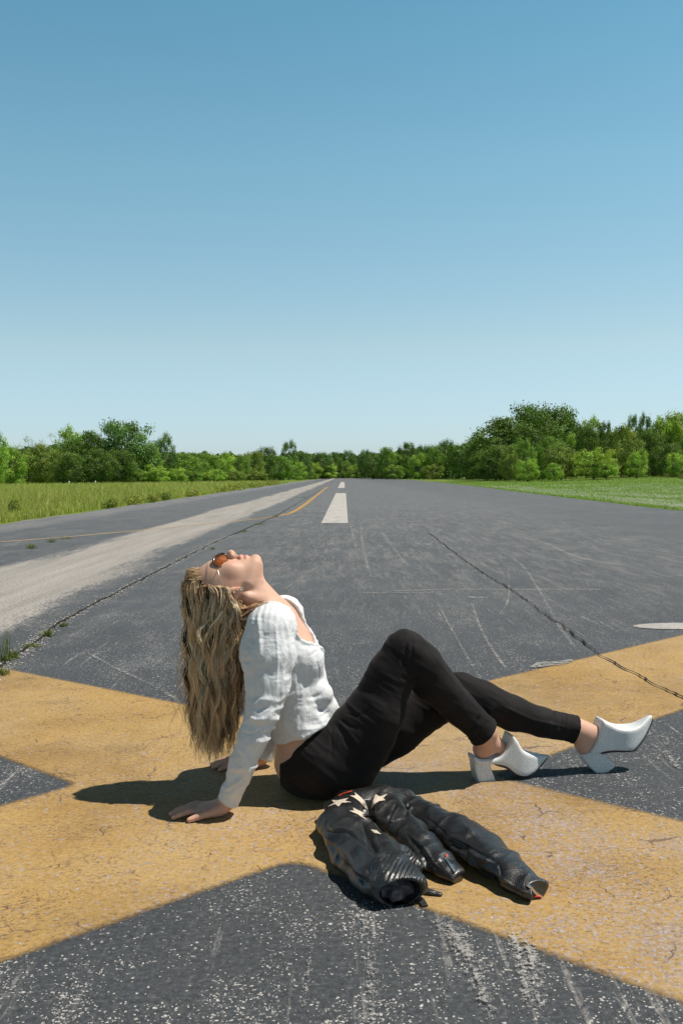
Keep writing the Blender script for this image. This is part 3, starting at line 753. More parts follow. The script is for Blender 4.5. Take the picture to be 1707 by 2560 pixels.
cnt = 0
def plant(kind, px, dist, top, wpx, tone, label, name='tree', group='trees along the field edge', base_lift=0.0):
    global cnt
    cnt += 1
    b = P(px, 1190, dist); x = float(b[0]); z0 = float(terrain_z(x, dist)) + base_lift
    h = max(0.5, P(px, top, dist)[2] - z0)
    w = wpx * dist / F / 0.92
    crown, trunk = PROTO[kind][cnt % len(PROTO[kind])]
    root = empty(name, (x, dist, z0), label, 'bush' if name == 'bush' else 'tree', group)
    rz = (cnt * 2.399) % 6.28
    for nm, me in (('crown', crown), ('trunk', trunk)):
        o = bpy.data.objects.new(nm, me); col.objects.link(o); o.parent = root
        o.scale = (w, w, h * 1.02); o.rotation_euler = (0, 0, rz)
        if nm == 'crown':
            o.material_slots[0].link = 'OBJECT'; o.material_slots[0].material = LM[tone]
    return root

T = plant
# ---- left of the runway
T('round', -14, 135, 1066, 70, 'light', 'bright green tree cut off by the photo edge, leafy branch reaching above its neighbours')
T('round', 26, 142, 1112, 80, 'light', 'sunlit pale green tree next to the cut off one at the far left')
T('airy', 82, 168, 1088, 70, 'pale', 'sparse pale tree with thin twigs showing over the olive trees')
T('willow', 62, 150, 1118, 70, 'dark', 'dark narrow tree between the bright green tree and the olive ones')
T('round', 106, 146, 1106, 96, 'olive', 'olive green round tree with feathery top at the left')
T('airy', 137, 170, 1076, 84, 'pale', 'larger sparse pale tree leaning beside the light green treetop')
T('tall', 178, 156, 1062, 90, 'light', 'light green treetop rising behind the dark thicket')
T('round', 150, 140, 1122, 80, 'olive', 'dull olive tree low in front of the large sparse pale tree')
T('round', 220, 150, 1072, 108, 'dark', 'wide dark tree just left of the tallest round tree')
T('airy', 254, 172, 1060, 50, 'pale', 'thin pale treetop peeping out beside the tallest round tree')
T('round', 190, 138, 1128, 90, 'dark', 'dark shadowy tree forming the thicket below the light green treetop')
T('round', 322, 148, 1036, 150, 'blue', 'tallest round crowned tree on the left with sky showing through its branches')
T('round', 250, 140, 1118, 84, 'dark', 'dark low tree at the left foot of the tallest round tree')
T('round', 300, 142, 1122, 90, 'dark', 'shaded tree directly under the tallest round tree')
T('round', 362, 150, 1104, 84, 'mid', 'mid green tree leaning against the right side of the tallest round tree')
T('tall', 413, 160, 1080, 62, 'blue', 'slim tall tree standing alone in the gap right of the tallest round tree')
T('bush', 385, 146, 1160, 74, 'light', 'rounded light green bush at the foot of the slim tall tree', 'bush')
T('bush', 436, 152, 1166, 70, 'light', 'lighter bush second from the slim tall tree towards the runway', 'bush')
T('bush', 340, 144, 1168, 56, 'mid', 'green bush under the mid green leaning tree', 'bush')
T('bush', 50, 128, 1196, 26, 'light', 'small sapling standing in front of the trees in the far left grass', 'bush')
T('round', 462, 172, 1128, 90, 'mid', 'mid green tree first in the low even row right of the slim tall tree')
T('round', 508, 184, 1130, 84, 'mid', 'round green tree second in the low even row')
T('willow', 552, 195, 1124, 80, 'light', 'light green drooping tree third in the low even row')
T('round', 590, 205, 1130, 74, 'mid', 'green tree fourth in the low even row beside the drooping one')
T('round', 630, 214, 1126, 66, 'olive', 'olive tree fifth in the low even row')
T('round', 664, 224, 1115, 62, 'dark', 'dark green tree just left of the lone high treetop near the runway end')
T('tall', 722, 240, 1097, 50, 'blue', 'lone high treetop standing above the others near the runway end')
T('round', 700, 232, 1132, 60, 'mid', 'bushy tree at the left foot of the lone high treetop')
T('round', 762, 262, 1127, 36, 'blue', 'small rounded treetop just right of the lone high one')
T('bush', 480, 165, 1172, 60, 'mid', 'low bush in front of the low even row nearest the slim tall tree', 'bush')
T('bush', 535, 178, 1172, 60, 'light', 'light low bush second in front of the low even row', 'bush')
T('bush', 590, 190, 1172, 50, 'olive', 'olive low bush third in front of the low even row', 'bush')
T('bush', 642, 200, 1176, 56, 'olive', 'greyish bush fourth in front of the low even row', 'bush')
T('willow', 742, 240, 1150, 52, 'light', 'light green tree right under the small rounded treetop')
T('willow', 780, 270, 1150, 50, 'yellow', 'yellow green young trees left of the runway end')
# ---- runway end
T('round', 808, 330, 1124, 50, 'blue', 'bluish tree left of the centre line at the runway end')
T('round', 838, 380, 1127, 40, 'dark', 'darker tree over the centre line stripes at the runway end')
T('round', 872, 400, 1124, 42, 'blue', 'pale blue green tree just right of the centre line stripes')
T('willow', 815, 330, 1155, 60, 'light', 'light green thicket left of the centre line stripes at the runway end')
T('willow', 858, 390, 1150, 48, 'mid', 'mid green tree low behind the centre line stripes')
T('willow', 890, 360, 1158, 56, 'yellow', 'yellow green thicket right of the centre line stripes')
T('round', 912, 330, 1122, 38, 'blue', 'round treetop standing free right of the runway end')
T('tall', 930, 270, 1128, 46, 'dark', 'dark leaning tree at the edge where the right field begins')
T('round', 932, 262, 1150, 42, 'dark', 'low dark bushy tree closest to the runway end on the right')
# ---- right of the runway
T('round', 968, 250, 1114, 52, 'mid', 'mid green tree first in the rising right row')
T('round', 990, 256, 1128, 56, 'light', 'light green tree second in the rising right row')
T('tall', 1018, 246, 1102, 56, 'dark', 'taller dark tree third in the rising right row')
T('round', 1058, 240, 1104, 36, 'blue', 'small round bluish treetop fourth in the rising right row')
T('willow', 1046, 215, 1128, 60, 'light', 'sunny light green tree in front of the bluish treetop')
T('round', 1086, 215, 1110, 56, 'mid', 'mid green tree fifth in the rising right row')
T('round', 1114, 222, 1094, 52, 'dark', 'dark round treetop highest before the huge dark dome')
T('round', 1148, 205, 1100, 58, 'mid', 'green tree touching the left flank of the huge dark dome')
T('bush', 985, 225, 1160, 56, 'mid', 'low green bush under the second tree of the right row', 'bush')
T('bush', 1082, 190, 1158, 56, 'olive', 'olive bush low before the fifth tree of the right row', 'bush')
T('round', 1180, 165, 1120, 70, 'dark', 'shaded tree at the left foot of the huge dark dome')
T('round', 1218, 150, 1080, 115, 'dark', 'dark tree forming the left shoulder of the huge dark dome')
T('round', 1262, 142, 1036, 165, 'dark', 'huge dark tree forming the left half of the dome')
T('round', 1322, 145, 1006, 165, 'dark', 'highest dark tree at the top of the dome')
T('round', 1386, 148, 1008, 140, 'dark', 'dark round tree forming the right top of the dome')
T('round', 1345, 132, 1050, 140, 'dark', 'dark green tree in front of the dome top')
T('round', 1240, 134, 1110, 120, 'dark', 'black green tree at the shaded base of the dome')
T('willow', 1308, 118, 1090, 62, 'mid', 'narrow green tree standing before the middle of the dome')
T('bush', 1272, 114, 1110, 50, 'olive', 'leaning light olive bush before the shaded base of the dome', 'bush')
T('bush', 1318, 110, 1142, 58, 'light', 'round bright bush in front of the narrow green tree', 'bush')
T('round', 1375, 124, 1086, 76, 'mid', 'green tree between the dome and the olive bushes')
T('bush', 1402, 114, 1104, 96, 'olive', 'broad olive bush right of the round bright one', 'bush')
T('bush', 1384, 108, 1156, 44, 'light', 'small light bush at the foot of the broad olive one', 'bush')
T('airy', 1438, 150, 1046, 60, 'mid', 'loose green treetop just right of the dome')
T('tall', 1476, 155, 1036, 70, 'pale', 'pale soft treetop behind the small dark round tree')
T('round', 1466, 128, 1062, 66, 'dark', 'small dark round tree in the middle of the right wood')
T('round', 1440, 132, 1078, 60, 'light', 'light green tree between the dome and the small dark round tree')
T('bush', 1484, 112, 1116, 110, 'yellow', 'wide pale yellow green bush in front of the right wood', 'bush')
T('bush', 1516, 110, 1146, 66, 'light', 'light bush hanging on to the wide pale yellow green one', 'bush')
T('tall', 1514, 138, 1048, 46, 'dark', 'narrow dark tree left of the wispy olive tree')
T('willow', 1552, 126, 1050, 92, 'olive', 'wispy olive tree with hanging foliage in the right wood')
T('round', 1575, 120, 1090, 84, 'olive', 'brownish olive tree low in the right wood')
T('tall', 1584, 145, 1031, 44, 'blue', 'left one of the two dark pointed treetops at the right')
T('tall', 1614, 146, 1028, 44, 'dark', 'right one of the two dark pointed treetops at the right')
T('round', 1630, 122, 1070, 84, 'dark', 'dark tree under the two pointed treetops')
T('bush', 1592, 110, 1120, 56, 'light', 'spreading light bush in front of the deep shade at the right', 'bush')
T('willow', 1664, 124, 1020, 92, 'yellow', 'tall yellow green tree near the photo edge at the right')
T('round', 1706, 126, 1026, 84, 'yellow', 'yellow green tree cut off by the photo edge at the right')
T('round', 1664, 116, 1104, 80, 'dark', 'dark tree in the shade below the tall yellow green one')
T('bush', 1694, 108, 1128, 62, 'light', 'rounded light bush at the edge of the photo at the right', 'bush')
T('round', 1735, 118, 1060, 80, 'mid', 'green tree mostly outside the photo at the right')

# the wood behind, one mass
r = np.random.default_rng(77)
line = [(-500, 160), (-60, 160), (80, 170), (300, 172), (420, 185), (560, 225), (700, 270), (790, 360), (850, 440), (900, 440), (950, 300), (1080, 250), (1180, 185), (1320, 165), (1500, 165), (1800, 160), (2250, 160)]
pxs = np.array([q[0] for q in line], float); ds = np.array([q[1] for q in line], float)
tops = np.interp(np.arange(-500, 2251), [-500, -60, 100, 180, 260, 380, 440, 600, 700, 800, 900, 1000, 1120, 1180, 1240, 1320, 1400, 1450, 1560, 1700, 1800, 2250],
                 [1110, 1128, 1125, 1112, 1110, 1120, 1138, 1140, 1138, 1140, 1140, 1128, 1118, 1110, 1090, 1060, 1065, 1080, 1082, 1070, 1070, 1060])
n = 90000
pp = r.uniform(-500, 2250, n); dd = np.interp(pp, pxs, ds) + r.uniform(-12, 14, n)
tp = np.interp(pp, np.arange(-500, 2251), tops) + 9 * vnoise(np.c_[pp, pp * 0, pp * 0], 0.045, 5) + 5 * vnoise(np.c_[pp, pp * 0, pp * 0], 0.13, 6)
xx = (pp - CX) / F * dd
zb = terrain_z(xx, dd)
zt = CAM_H + (1190 - (pp - CX) * 0.0087 - tp) / F * dd
zz = zb + (zt - zb) * r.random(n) ** 0.8
cen = np.stack([xx, dd, zz], 1)
nn = r.normal(0, 1, (n, 3)) + (0, -0.6, 0.5); nn /= np.linalg.norm(nn, axis=1)[:, None]
a = np.cross(nn, r.normal(0, 1, (n, 3))); a /= np.linalg.norm(a, axis=1)[:, None]; b = np.cross(nn, a)
s = (0.0019 * dd * r.uniform(0.5, 1.3, n))[:, None]
v = np.stack([cen + a * s, cen + b * s * 0.8, cen - a * s, cen - b * s * 0.8], 1).reshape(-1, 3)
t = np.repeat(r.uniform(0.55, 1.1, (n, 1)), 3, 1)
o = link('woodland', make_mesh('woodland', v, np.arange(4 * n).reshape(-1, 4), [LM['dark']], False, colors=np.repeat(t, 4, 0)))
props(o, kind='stuff')

# two small white marker posts in the far left field
for k, (px, lab) in enumerate([(173, 'small white marker post in the far field, the one nearer the photo edge'), (239, 'small white marker post in the far field, the one under the tallest round tree')]):
    b_ = P(px, 1218, 118); z0 = float(terrain_z(b_[0], 118))
    vs, fs = [], []
    limb(vs, fs, (b_[0], 118, z0), (b_[0], 118, z0 + 0.50), 0.04, 0.04, 8); limb(vs, fs, (b_[0], 118, z0 + 0.50), (b_[0], 118, z0 + 0.58), 0.08, 0.07, 8)
    limb(vs, fs, (b_[0], 118, z0 + 0.58), (b_[0], 118, z0 + 0.66), 0.07, 0.02, 8)
    m = NT('white_post'); m.base((0.8, 0.79, 0.74)); m.set(rough=0.5)
    props(link('marker_post', make_mesh('marker_post', np.concatenate(vs), np.concatenate(fs), [m.m])), lab, 'marker post', 'marker posts in the far field')
# ------------------------------------------------------------ implicit surfaces on a rectilinear grid
def axis_ticks(lo, hi, coarse, fines=()):
    "tick positions: step 'coarse', finer inside the given (a, b, step) ranges"
    t = [lo]
    while t[-1] < hi:
        h = coarse
        for a, b, s in fines:
            if a - 0.004 <= t[-1] <= b: h = s
        t.append(t[-1] + h)
    return np.array(t, dtype=np.float64)
def smin(a, b, k):
    if k <= 0: return np.minimum(a, b)
    h = np.clip(0.5 + 0.5 * (b - a) / k, 0, 1)
    return b * (1 - h) + a * h - k * h * (1 - h)
def smax(a, b, k): return -smin(-a, -b, k)
class Field:
    def __init__(s, xs, ys, zs):
        s.x, s.y, s.z = [np.asarray(t, dtype=np.float32) for t in (xs, ys, zs)]
        s.V = np.full((len(xs), len(ys), len(zs)), 0.25, dtype=np.float32)
    def sl(s, lo, hi):
        out = []
        for t, a, b in zip((s.x, s.y, s.z), lo, hi):
            i, j = np.searchsorted(t, a), np.searchsorted(t, b)
            out.append(slice(max(0, i - 1), min(len(t), j + 1)))
        return tuple(out)
    def grids(s, q):
        return s.x[q[0]][:, None, None], s.y[q[1]][None, :, None], s.z[q[2]][None, None, :]
    def add(s, fn, lo, hi, k=0.01, op='u'):
        m = k + 0.012
        q = s.sl(np.array(lo) - m, np.array(hi) + m)
        if any(a.stop <= a.start for a in q): return
        d = fn(*s.grids(q)).astype(np.float32)
        if op == 'u': s.V[q] = smin(s.V[q], d, k)
        elif op == 's': s.V[q] = smax(s.V[q], -d, k)
        elif op == 'i': s.V[q] = smax(s.V[q], d, k)
    def cone(s, a, b, ra, rb, k=0.01, ay=1.0, op='u'):
        a = np.asarray(a, float); b = np.asarray(b, float); ab = b - a; L2 = float(ab @ ab) + 1e-12
        def fn(X, Y, Z):
            t = np.clip(((X - a[0]) * ab[0] + (Y - a[1]) * ab[1] + (Z - a[2]) * ab[2]) / L2, 0, 1)
            dx, dy, dz = X - a[0] - t * ab[0], (Y - a[1] - t * ab[1]) / ay, Z - a[2] - t * ab[2]
            return np.sqrt(dx * dx + dy * dy + dz * dz) - (ra + (rb - ra) * t)
        R = np.array([max(ra, rb)] * 3) * np.array([1, max(1, ay), 1])
        s.add(fn, np.minimum(a, b) - R, np.maximum(a, b) + R, k, op)
    def chain(s, pts, k=0.01, ay=1.0, inflate=0.0, inner=None):
        for p, q in zip(pts[:-1], pts[1:]):
            s.cone(p[0], q[0], p[1] + inflate, q[1] + inflate, k if inner is None else inner, ay)
    def ell(s, c, r, k=0.008, op='u', R=None):
        c = np.asarray(c, float); r = np.asarray(r, float)
        def fn(X, Y, Z):
            d = [X - c[0], Y - c[1], Z - c[2]]
            if R is not None: d = [R[i][0] * d[0] + R[i][1] * d[1] + R[i][2] * d[2] for i in range(3)]
            k0 = np.sqrt(sum((d[i] / r[i]) ** 2 for i in range(3)))
            k1 = np.sqrt(sum((d[i] / r[i] ** 2) ** 2 for i in range(3))) + 1e-6
            return k0 * (k0 - 1) / k1
        m = np.full(3, r.max()) if R is not None else r
        s.add(fn, c - m, c + m, k, op)
    def mesh(s):
        V = s.V; n = V.shape
        # a closed border
        V[0] = V[-1] = 0.1; V[:, 0] = V[:, -1] = 0.1; V[:, :, 0] = V[:, :, -1] = 0.1
        I = (V < 0).view(np.uint8)
        c = I[:-1, :-1, :-1] + I[1:, :-1, :-1] + I[:-1, 1:, :-1] + I[1:, 1:, :-1] + I[:-1, :-1, 1:] + I[1:, :-1, 1:] + I[:-1, 1:, 1:] + I[1:, 1:, 1:]
        cells = np.argwhere((c > 0) & (c < 8)); del c
        ids = np.full((n[0] - 1, n[1] - 1, n[2] - 1), -1, dtype=np.int32)
        ids[tuple(cells.T)] = np.arange(len(cells))
        cor = [(a, b, d) for a in (0, 1) for b in (0, 1) for d in (0, 1)]
        val = {o: V[cells[:, 0] + o[0], cells[:, 1] + o[1], cells[:, 2] + o[2]] for o in cor}
        acc = np.zeros((len(cells), 3)); cnt_ = np.zeros(len(cells))
        for o in cor:
            for ax in range(3):
                if o[ax]: continue
                p = list(o); p[ax] = 1; v0, v1 = val[o], val[tuple(p)]
                m = (v0 < 0) != (v1 < 0)
                t = np.where(m, v0 / np.where(m, v0 - v1, 1), 0)
                e = np.array(o, float)[None].repeat(len(cells), 0); e[:, ax] = t
                acc[m] += e[m]; cnt_[m] += 1
        loc = acc / cnt_[:, None]
        out = np.zeros_like(loc)
        for ax, t in enumerate((s.x, s.y, s.z)):
            i = cells[:, ax]; out[:, ax] = t[i] + (t[i + 1] - t[i]) * loc[:, ax]
        quads = []
        for ax in range(3):
            b, d = [(1, 2), (2, 0), (0, 1)][ax]
            sl0 = [slice(None)] * 3; sl1 = [slice(None)] * 3
            sl0[ax] = slice(0, -1); sl1[ax] = slice(1, None)
            ch = I[tuple(sl0)] != I[tuple(sl1)]
            e = np.argwhere(ch)
            e = e[(e[:, b] > 0) & (e[:, d] > 0) & (e[:, b] < n[b] - 1) & (e[:, d] < n[d] - 1)]
            ins = I[tuple(e.T)] == 1
            ub = np.zeros(3, int); ub[b] = 1; ud = np.zeros(3, int); ud[d] = 1
            q = np.stack([ids[tuple((e - ub - ud).T)], ids[tuple((e - ud).T)], ids[tuple(e.T)], ids[tuple((e - ub).T)]], 1)
            q[~ins] = q[~ins][:, ::-1]
            quads.append(q)
        q = np.concatenate(quads); q = q[(q >= 0).all(1)]
        return out, q
def neighbours_avg(v, q):
    e = np.concatenate([q[:, [0, 1]], q[:, [1, 2]], q[:, [2, 3]], q[:, [3, 0]]]); e = np.concatenate([e, e[:, ::-1]])
    n = len(v); c = np.bincount(e[:, 0], minlength=n)[:, None] + 1e-9
    return np.stack([np.bincount(e[:, 0], weights=v[e[:, 1], k], minlength=n) for k in range(v.shape[1])], 1) / c
def smooth_mesh(v, q, it=2, lam=0.5, mask=None):
    for _ in range(it):
        d = (neighbours_avg(v, q) - v) * lam
        if mask is not None: d *= mask[:, None]
        v = v + d
    return v
def vert_normals(v, q):
    f = np.cross(v[q[:, 2]] - v[q[:, 0]], v[q[:, 3]] - v[q[:, 1]])
    n = np.stack([np.bincount(q.ravel(), weights=np.repeat(f[:, k], q.shape[1]), minlength=len(v)) for k in range(3)], 1)
    return n / (np.linalg.norm(n, axis=1)[:, None] + 1e-12)
def seg_dist(p, path):
    "distance of the 2D points p to a polyline, and the position along it 0..1"
    path = np.asarray(path, float); best = np.full(len(p), 9.0); tt = np.zeros(len(p)); m = len(path) - 1
    for i in range(m):
        a, b = path[i], path[i + 1]; ab = b - a
        t = np.clip(((p - a) @ ab) / (ab @ ab + 1e-12), 0, 1)
        d = np.linalg.norm(p - a - t[:, None] * ab, axis=1)
        u = d < best; best[u] = d[u]; tt[u] = (i + t[u]) / m
    return best, tt
CRT = np.array(CAM_R.transposed())
def to_px(v):
    q = (v - np.array((0, 0, CAM_H))) @ CRT.T
    return np.stack([CX + F * q[:, 0] / -q[:, 2], CY - F * q[:, 1] / -q[:, 2]], 1)
def creases(v, nrm, lst, Yref, side=None):
    "folds measured in the photograph: (points, width, height) in metres; height < 0 is a groove"
    out = v.copy(); px = to_px(v) * Yref / F
    for pts, w, h in lst:
        d, t = seg_dist(px, np.array(pts, float) * Yref / F)
        g = h * np.exp(-(d / w) ** 2) * np.clip(np.minimum(t, 1 - t) * 5, 0.0, 1)
        if side is not None: g = g * side
        out += nrm * g[:, None]
    return out
# ------------------------------------------------------------ the woman
YC = 2.83
def J(px, py, Y, r): return (P(px, py, Y), r)
leg_near = [J(812, 1906, 2.745, .098), J(874, 1850, 2.747, .079), J(938, 1780, 2.75, .078), J(975, 1690, 2.755, .064), J(1012, 1627, 2.757, .0585)]
shin_near = [J(1020, 1629, 2.757, .0585), J(1050, 1660, 2.77, .060), J(1080, 1701, 2.79, .0575), J(1143, 1766, 2.83, .0475), J(1208, 1828, 2.865, .0430)]
leg_far = [J(832, 1896, 2.915, .098), J(985, 1822, 2.925, .078), J(1080, 1762, 2.928, .064), J(1146, 1733, 2.93, .058)]
shin_far = [J(1152, 1731, 2.93, .058), J(1200, 1750, 2.938, .057), J(1280, 1783, 2.95, .051), J(1350, 1805, 2.962, .043), J(1437, 1824, 2.975, .0385)]
torso = [J(778, 1890, YC, .108), J(764, 1812, YC, .080), J(731, 1705, YC, .083), J(708, 1618, YC, .080), J(692, 1562, YC, .058)]
torso_ay = [1.45, 1.40, 1.40, 1.55, 2.2]
arm_near = [J(670, 1575, 2.665, .046), J(664, 1680, 2.635, .039), J(655, 1790, 2.607, .030), J(622, 1880, 2.603, .028), J(574, 1998, 2.615, .0215)]
arm_far = [J(706, 1545, 3.0, .048), J(700, 1650, 3.03, .042), J(695, 1780, 3.06, .031), J(676, 1840, 3.058, .027), J(652, 1893, 3.055, .0215)]
O = P(592, 1471, YC)
def H(f, u, s): return np.array((O[0] - u, O[1] + s, O[2] + f))      # head frame: forward is up, crown towards -x
def hand(F_, wrist, side, k=0.006, spread=1.0, length=1.0, r=1.0):
    """palm down, fingers towards -x; side = -1 puts the thumb towards the camera"""
    w = np.asarray(wrist, float)
    def Q(d, l, z): return np.array((w[0] - d * length, w[1] + side * l * spread, z))
    F_.cone(w, Q(0.018, 0.002, .026), .021 * r, .019 * r, 0.012)
    base = {'i': (0.070, 0.024), 'm': (0.074, 0.006), 'r': (0.070, -0.012), 'p': (0.062, -0.028)}
    for c, (d, l) in base.items():
        F_.cone(Q(0.012, l * 0.45, .022), Q(d, l, .0175), .0150 * r, .0098 * r, 0.012)
    F_.cone(Q(0.02, 0.016, .018), Q(0.050, 0.030, .014), .0165 * r, .012 * r, 0.010)      # ball of the thumb
    F_.cone(Q(0.02, -0.014, .016), Q(0.048, -0.024, .013), .0150 * r, .010 * r, 0.010)
    tips = {'i': (0.137, 0.040, .0068), 'm': (0.148, 0.012, .0066), 'r': (0.140, -0.016, .0066), 'p': (0.118, -0.044, .0060)}
    for c, (d, l) in base.items():
        e, m_, rt = tips[c]
        p0 = Q(d, l, .0175); p1 = Q(d + (e - d) * .42, l + (m_ - l) * .42, .0195); p2 = Q(d + (e - d) * .74, l + (m_ - l) * .74, .0135); p3 = Q(e, m_, .0075)
        F_.cone(p0, p1, .0092 * r, .0082 * r, 0.004); F_.cone(p1, p2, .0084 * r, .0074 * r, 0.002); F_.cone(p2, p3, .0075 * r, rt * r, 0.002)
    t0, t1, t2, t3 = Q(0.026, 0.022, .019), Q(0.050, 0.043, .017), Q(0.070, 0.055, .0145), Q(0.092, 0.064, .0085)
    F_.cone(t0, t1, .0145 * r, .0105 * r, 0.008); F_.cone(t1, t2, .0105 * r, .0095 * r, 0.003); F_.cone(t2, t3, .0098 * r, .0072 * r, 0.003)

def torso_field(F_, infl, k=0.03, upto=5):
    for i in range(min(4, upto)):
        a, b = torso[i], torso[i + 1]; ay0, ay1 = torso_ay[i], torso_ay[i + 1]
        A, B = a[0], b[0]; ab = B - A; L2 = float(ab @ ab); ra, rb = a[1], b[1]
        def fn(X, Y, Z, A=A, ab=ab, L2=L2, ra=ra, rb=rb, ay0=ay0, ay1=ay1):
            t = np.clip(((X - A[0]) * ab[0] + (Y - A[1]) * ab[1] + (Z - A[2]) * ab[2]) / L2, 0, 1)
            r = ra + (rb - ra) * t; ay = ay0 + (ay1 - ay0) * t
            dx, dy, dz = X - A[0] - t * ab[0], (Y - A[1] - t * ab[1]) / ay, Z - A[2] - t * ab[2]
            return np.sqrt(dx * dx + dy * dy + dz * dz) - r - infl
        R = max(ra, rb) + infl; R = np.array((R, R * max(ay0, ay1), R))
        F_.add(fn, np.minimum(A, B) - R, np.maximum(A, B) + R, k)
    if upto >= 4:
        for sgn in (-1, 1):
            F_.ell(P(764, 1652, YC + sgn * 0.068), np.array((.044, .052, .050)) + infl, 0.025)
wristN = P(568, 2007, 2.622); wristN[2] = 0.036
wristF = P(650, 1893, 3.05); wristF[2] = 0.034

def head_field(F_):
    # cranium
    F_.ell(H(-0.004, 0.040, 0), (0.090, 0.074, 0.090), 0.02)
    us = np.array([-.078, -.072, -.062, -.050, -.036, -.022, -.008, .010, .030, .048, .062, .078])
    fr = np.array([.052, .0705, .0835, .0885, .0885, .0868, .0845, .0805, .0805, .0825, .0815, .070])
    bk = np.array([.030, .012, -.002, -.012, -.016, -.018, -.02, -.02, -.03, -.03, -.03, -.02])
    wd = np.array([.012, .026, .037, .0455, .0515, .0560, .0600, .0640, .0645, .0630, .0615, .054])
    fine_u = np.linspace(-.078, .078, 79)
    def sm(a):
        b = np.interp(fine_u, us, a); kern = np.ones(5) / 5; c = np.convolve(np.pad(b, 2, 'edge'), kern, 'valid'); return c
    fr, bk, wd = sm(fr), sm(bk), sm(wd)
    def fn(X, Y, Z):
        U = -(X - O[0]); S = Y - O[1]; Fz = Z - O[2]
        u = np.clip(U, -.078, .078)
        f1, f0, w = np.interp(u, fine_u, fr), np.interp(u, fine_u, bk), np.interp(u, fine_u, wd)
        fc = 0.028
        a = np.where(Fz > fc, f1 - fc, fc - f0)
        q = (np.abs(S) / w) ** 2.3 + (np.abs(Fz - fc) / a) ** 2.3
        d = (q ** (1 / 2.3) - 1) * np.minimum(a, w) * 0.9
        return np.maximum(d, np.abs(U) - 0.0735)
    F_.add(fn, H(-.05, .09, -.08), H(.11, -.09, .08), 0.016) if False else F_.add(fn, (O[0] - .09, O[1] - .08, O[2] - .05), (O[0] + .09, O[1] + .08, O[2] + .11), 0.014)
    for s in (-1, 1):
        F_.ell(H(.056, .012, s * .044), (.022, .017, .020), 0.022)          # cheekbone
        F_.ell(H(.096, .032, s * .031), (.013, .017, .011), 0.010, op='s')    # eye socket
        F_.ell(H(.0695, .031, s * .030), (.0115, .013, .0115), 0.006)         # closed eye
        F_.ell(H(.0790, .052, s * .026), (.006, .014, .006), 0.012)           # brow
        F_.cone(H(.020, -.040, s * .047), H(.070, -.058, s * .018), .012, .013, 0.016)    # jaw line
    # nose
    F_.cone(H(.083, .042, 0), H(.0955, .019, 0), .0062, .0082, 0.008)
    F_.ell(H(.1000, .0155, 0), (.0105, .0105, .0108), 0.005)
    F_.cone(H(.0985, .008, 0), H(.090, .000, 0), .0062, .0055, 0.004)
    for s in (-1, 1):
        F_.ell(H(.0915, .0095, s * .0118), (.0085, .0062, .0088), 0.005)
        F_.ell(H(.0950, .0015, s * .0065), (.0035, .0030, .0052), 0.0015, op='s')
    # mouth
    F_.ell(H(.0880, -.0135, 0), (.0078, .021, .0095), 0.006)
    F_.ell(H(.0870, -.0285, 0), (.0078, .018, .0092), 0.006)
    F_.cone(H(.0985, -.0213, -.016), H(.0985, -.0213, .016), .0026, .0026, 0.0025, op='s')
    F_.ell(H(.0965, -.0395, 0), (.0045, .014, .004), 0.006, op='s')
    F_.ell(H(.0805, -.0545, 0), (.0155, .017, .0160), 0.010)                 # chin
    # ears
    c_, s_ = math.cos(0.64), math.sin(0.64)
    for s in (-1, 1):
        R = [(-c_, 0, -s_), (s_ * -1, 0, c_), (0, 1, 0)]     # long axis, short axis, thickness
        F_.ell(H(-.012, .006, s * .0725), (.030, .0175, .008), 0.004, R=R)
        F_.ell(H(-.012, .008, s * .0815), (.021, .0105, .0062), 0.003, op='s', R=R)
        F_.ell(H(-.0045, .002, s * .077), (.006, .004, .005), 0.003)
        F_.ell(H(.0045, -.014, s * .0715), (.008, .0045, .0085), 0.004)

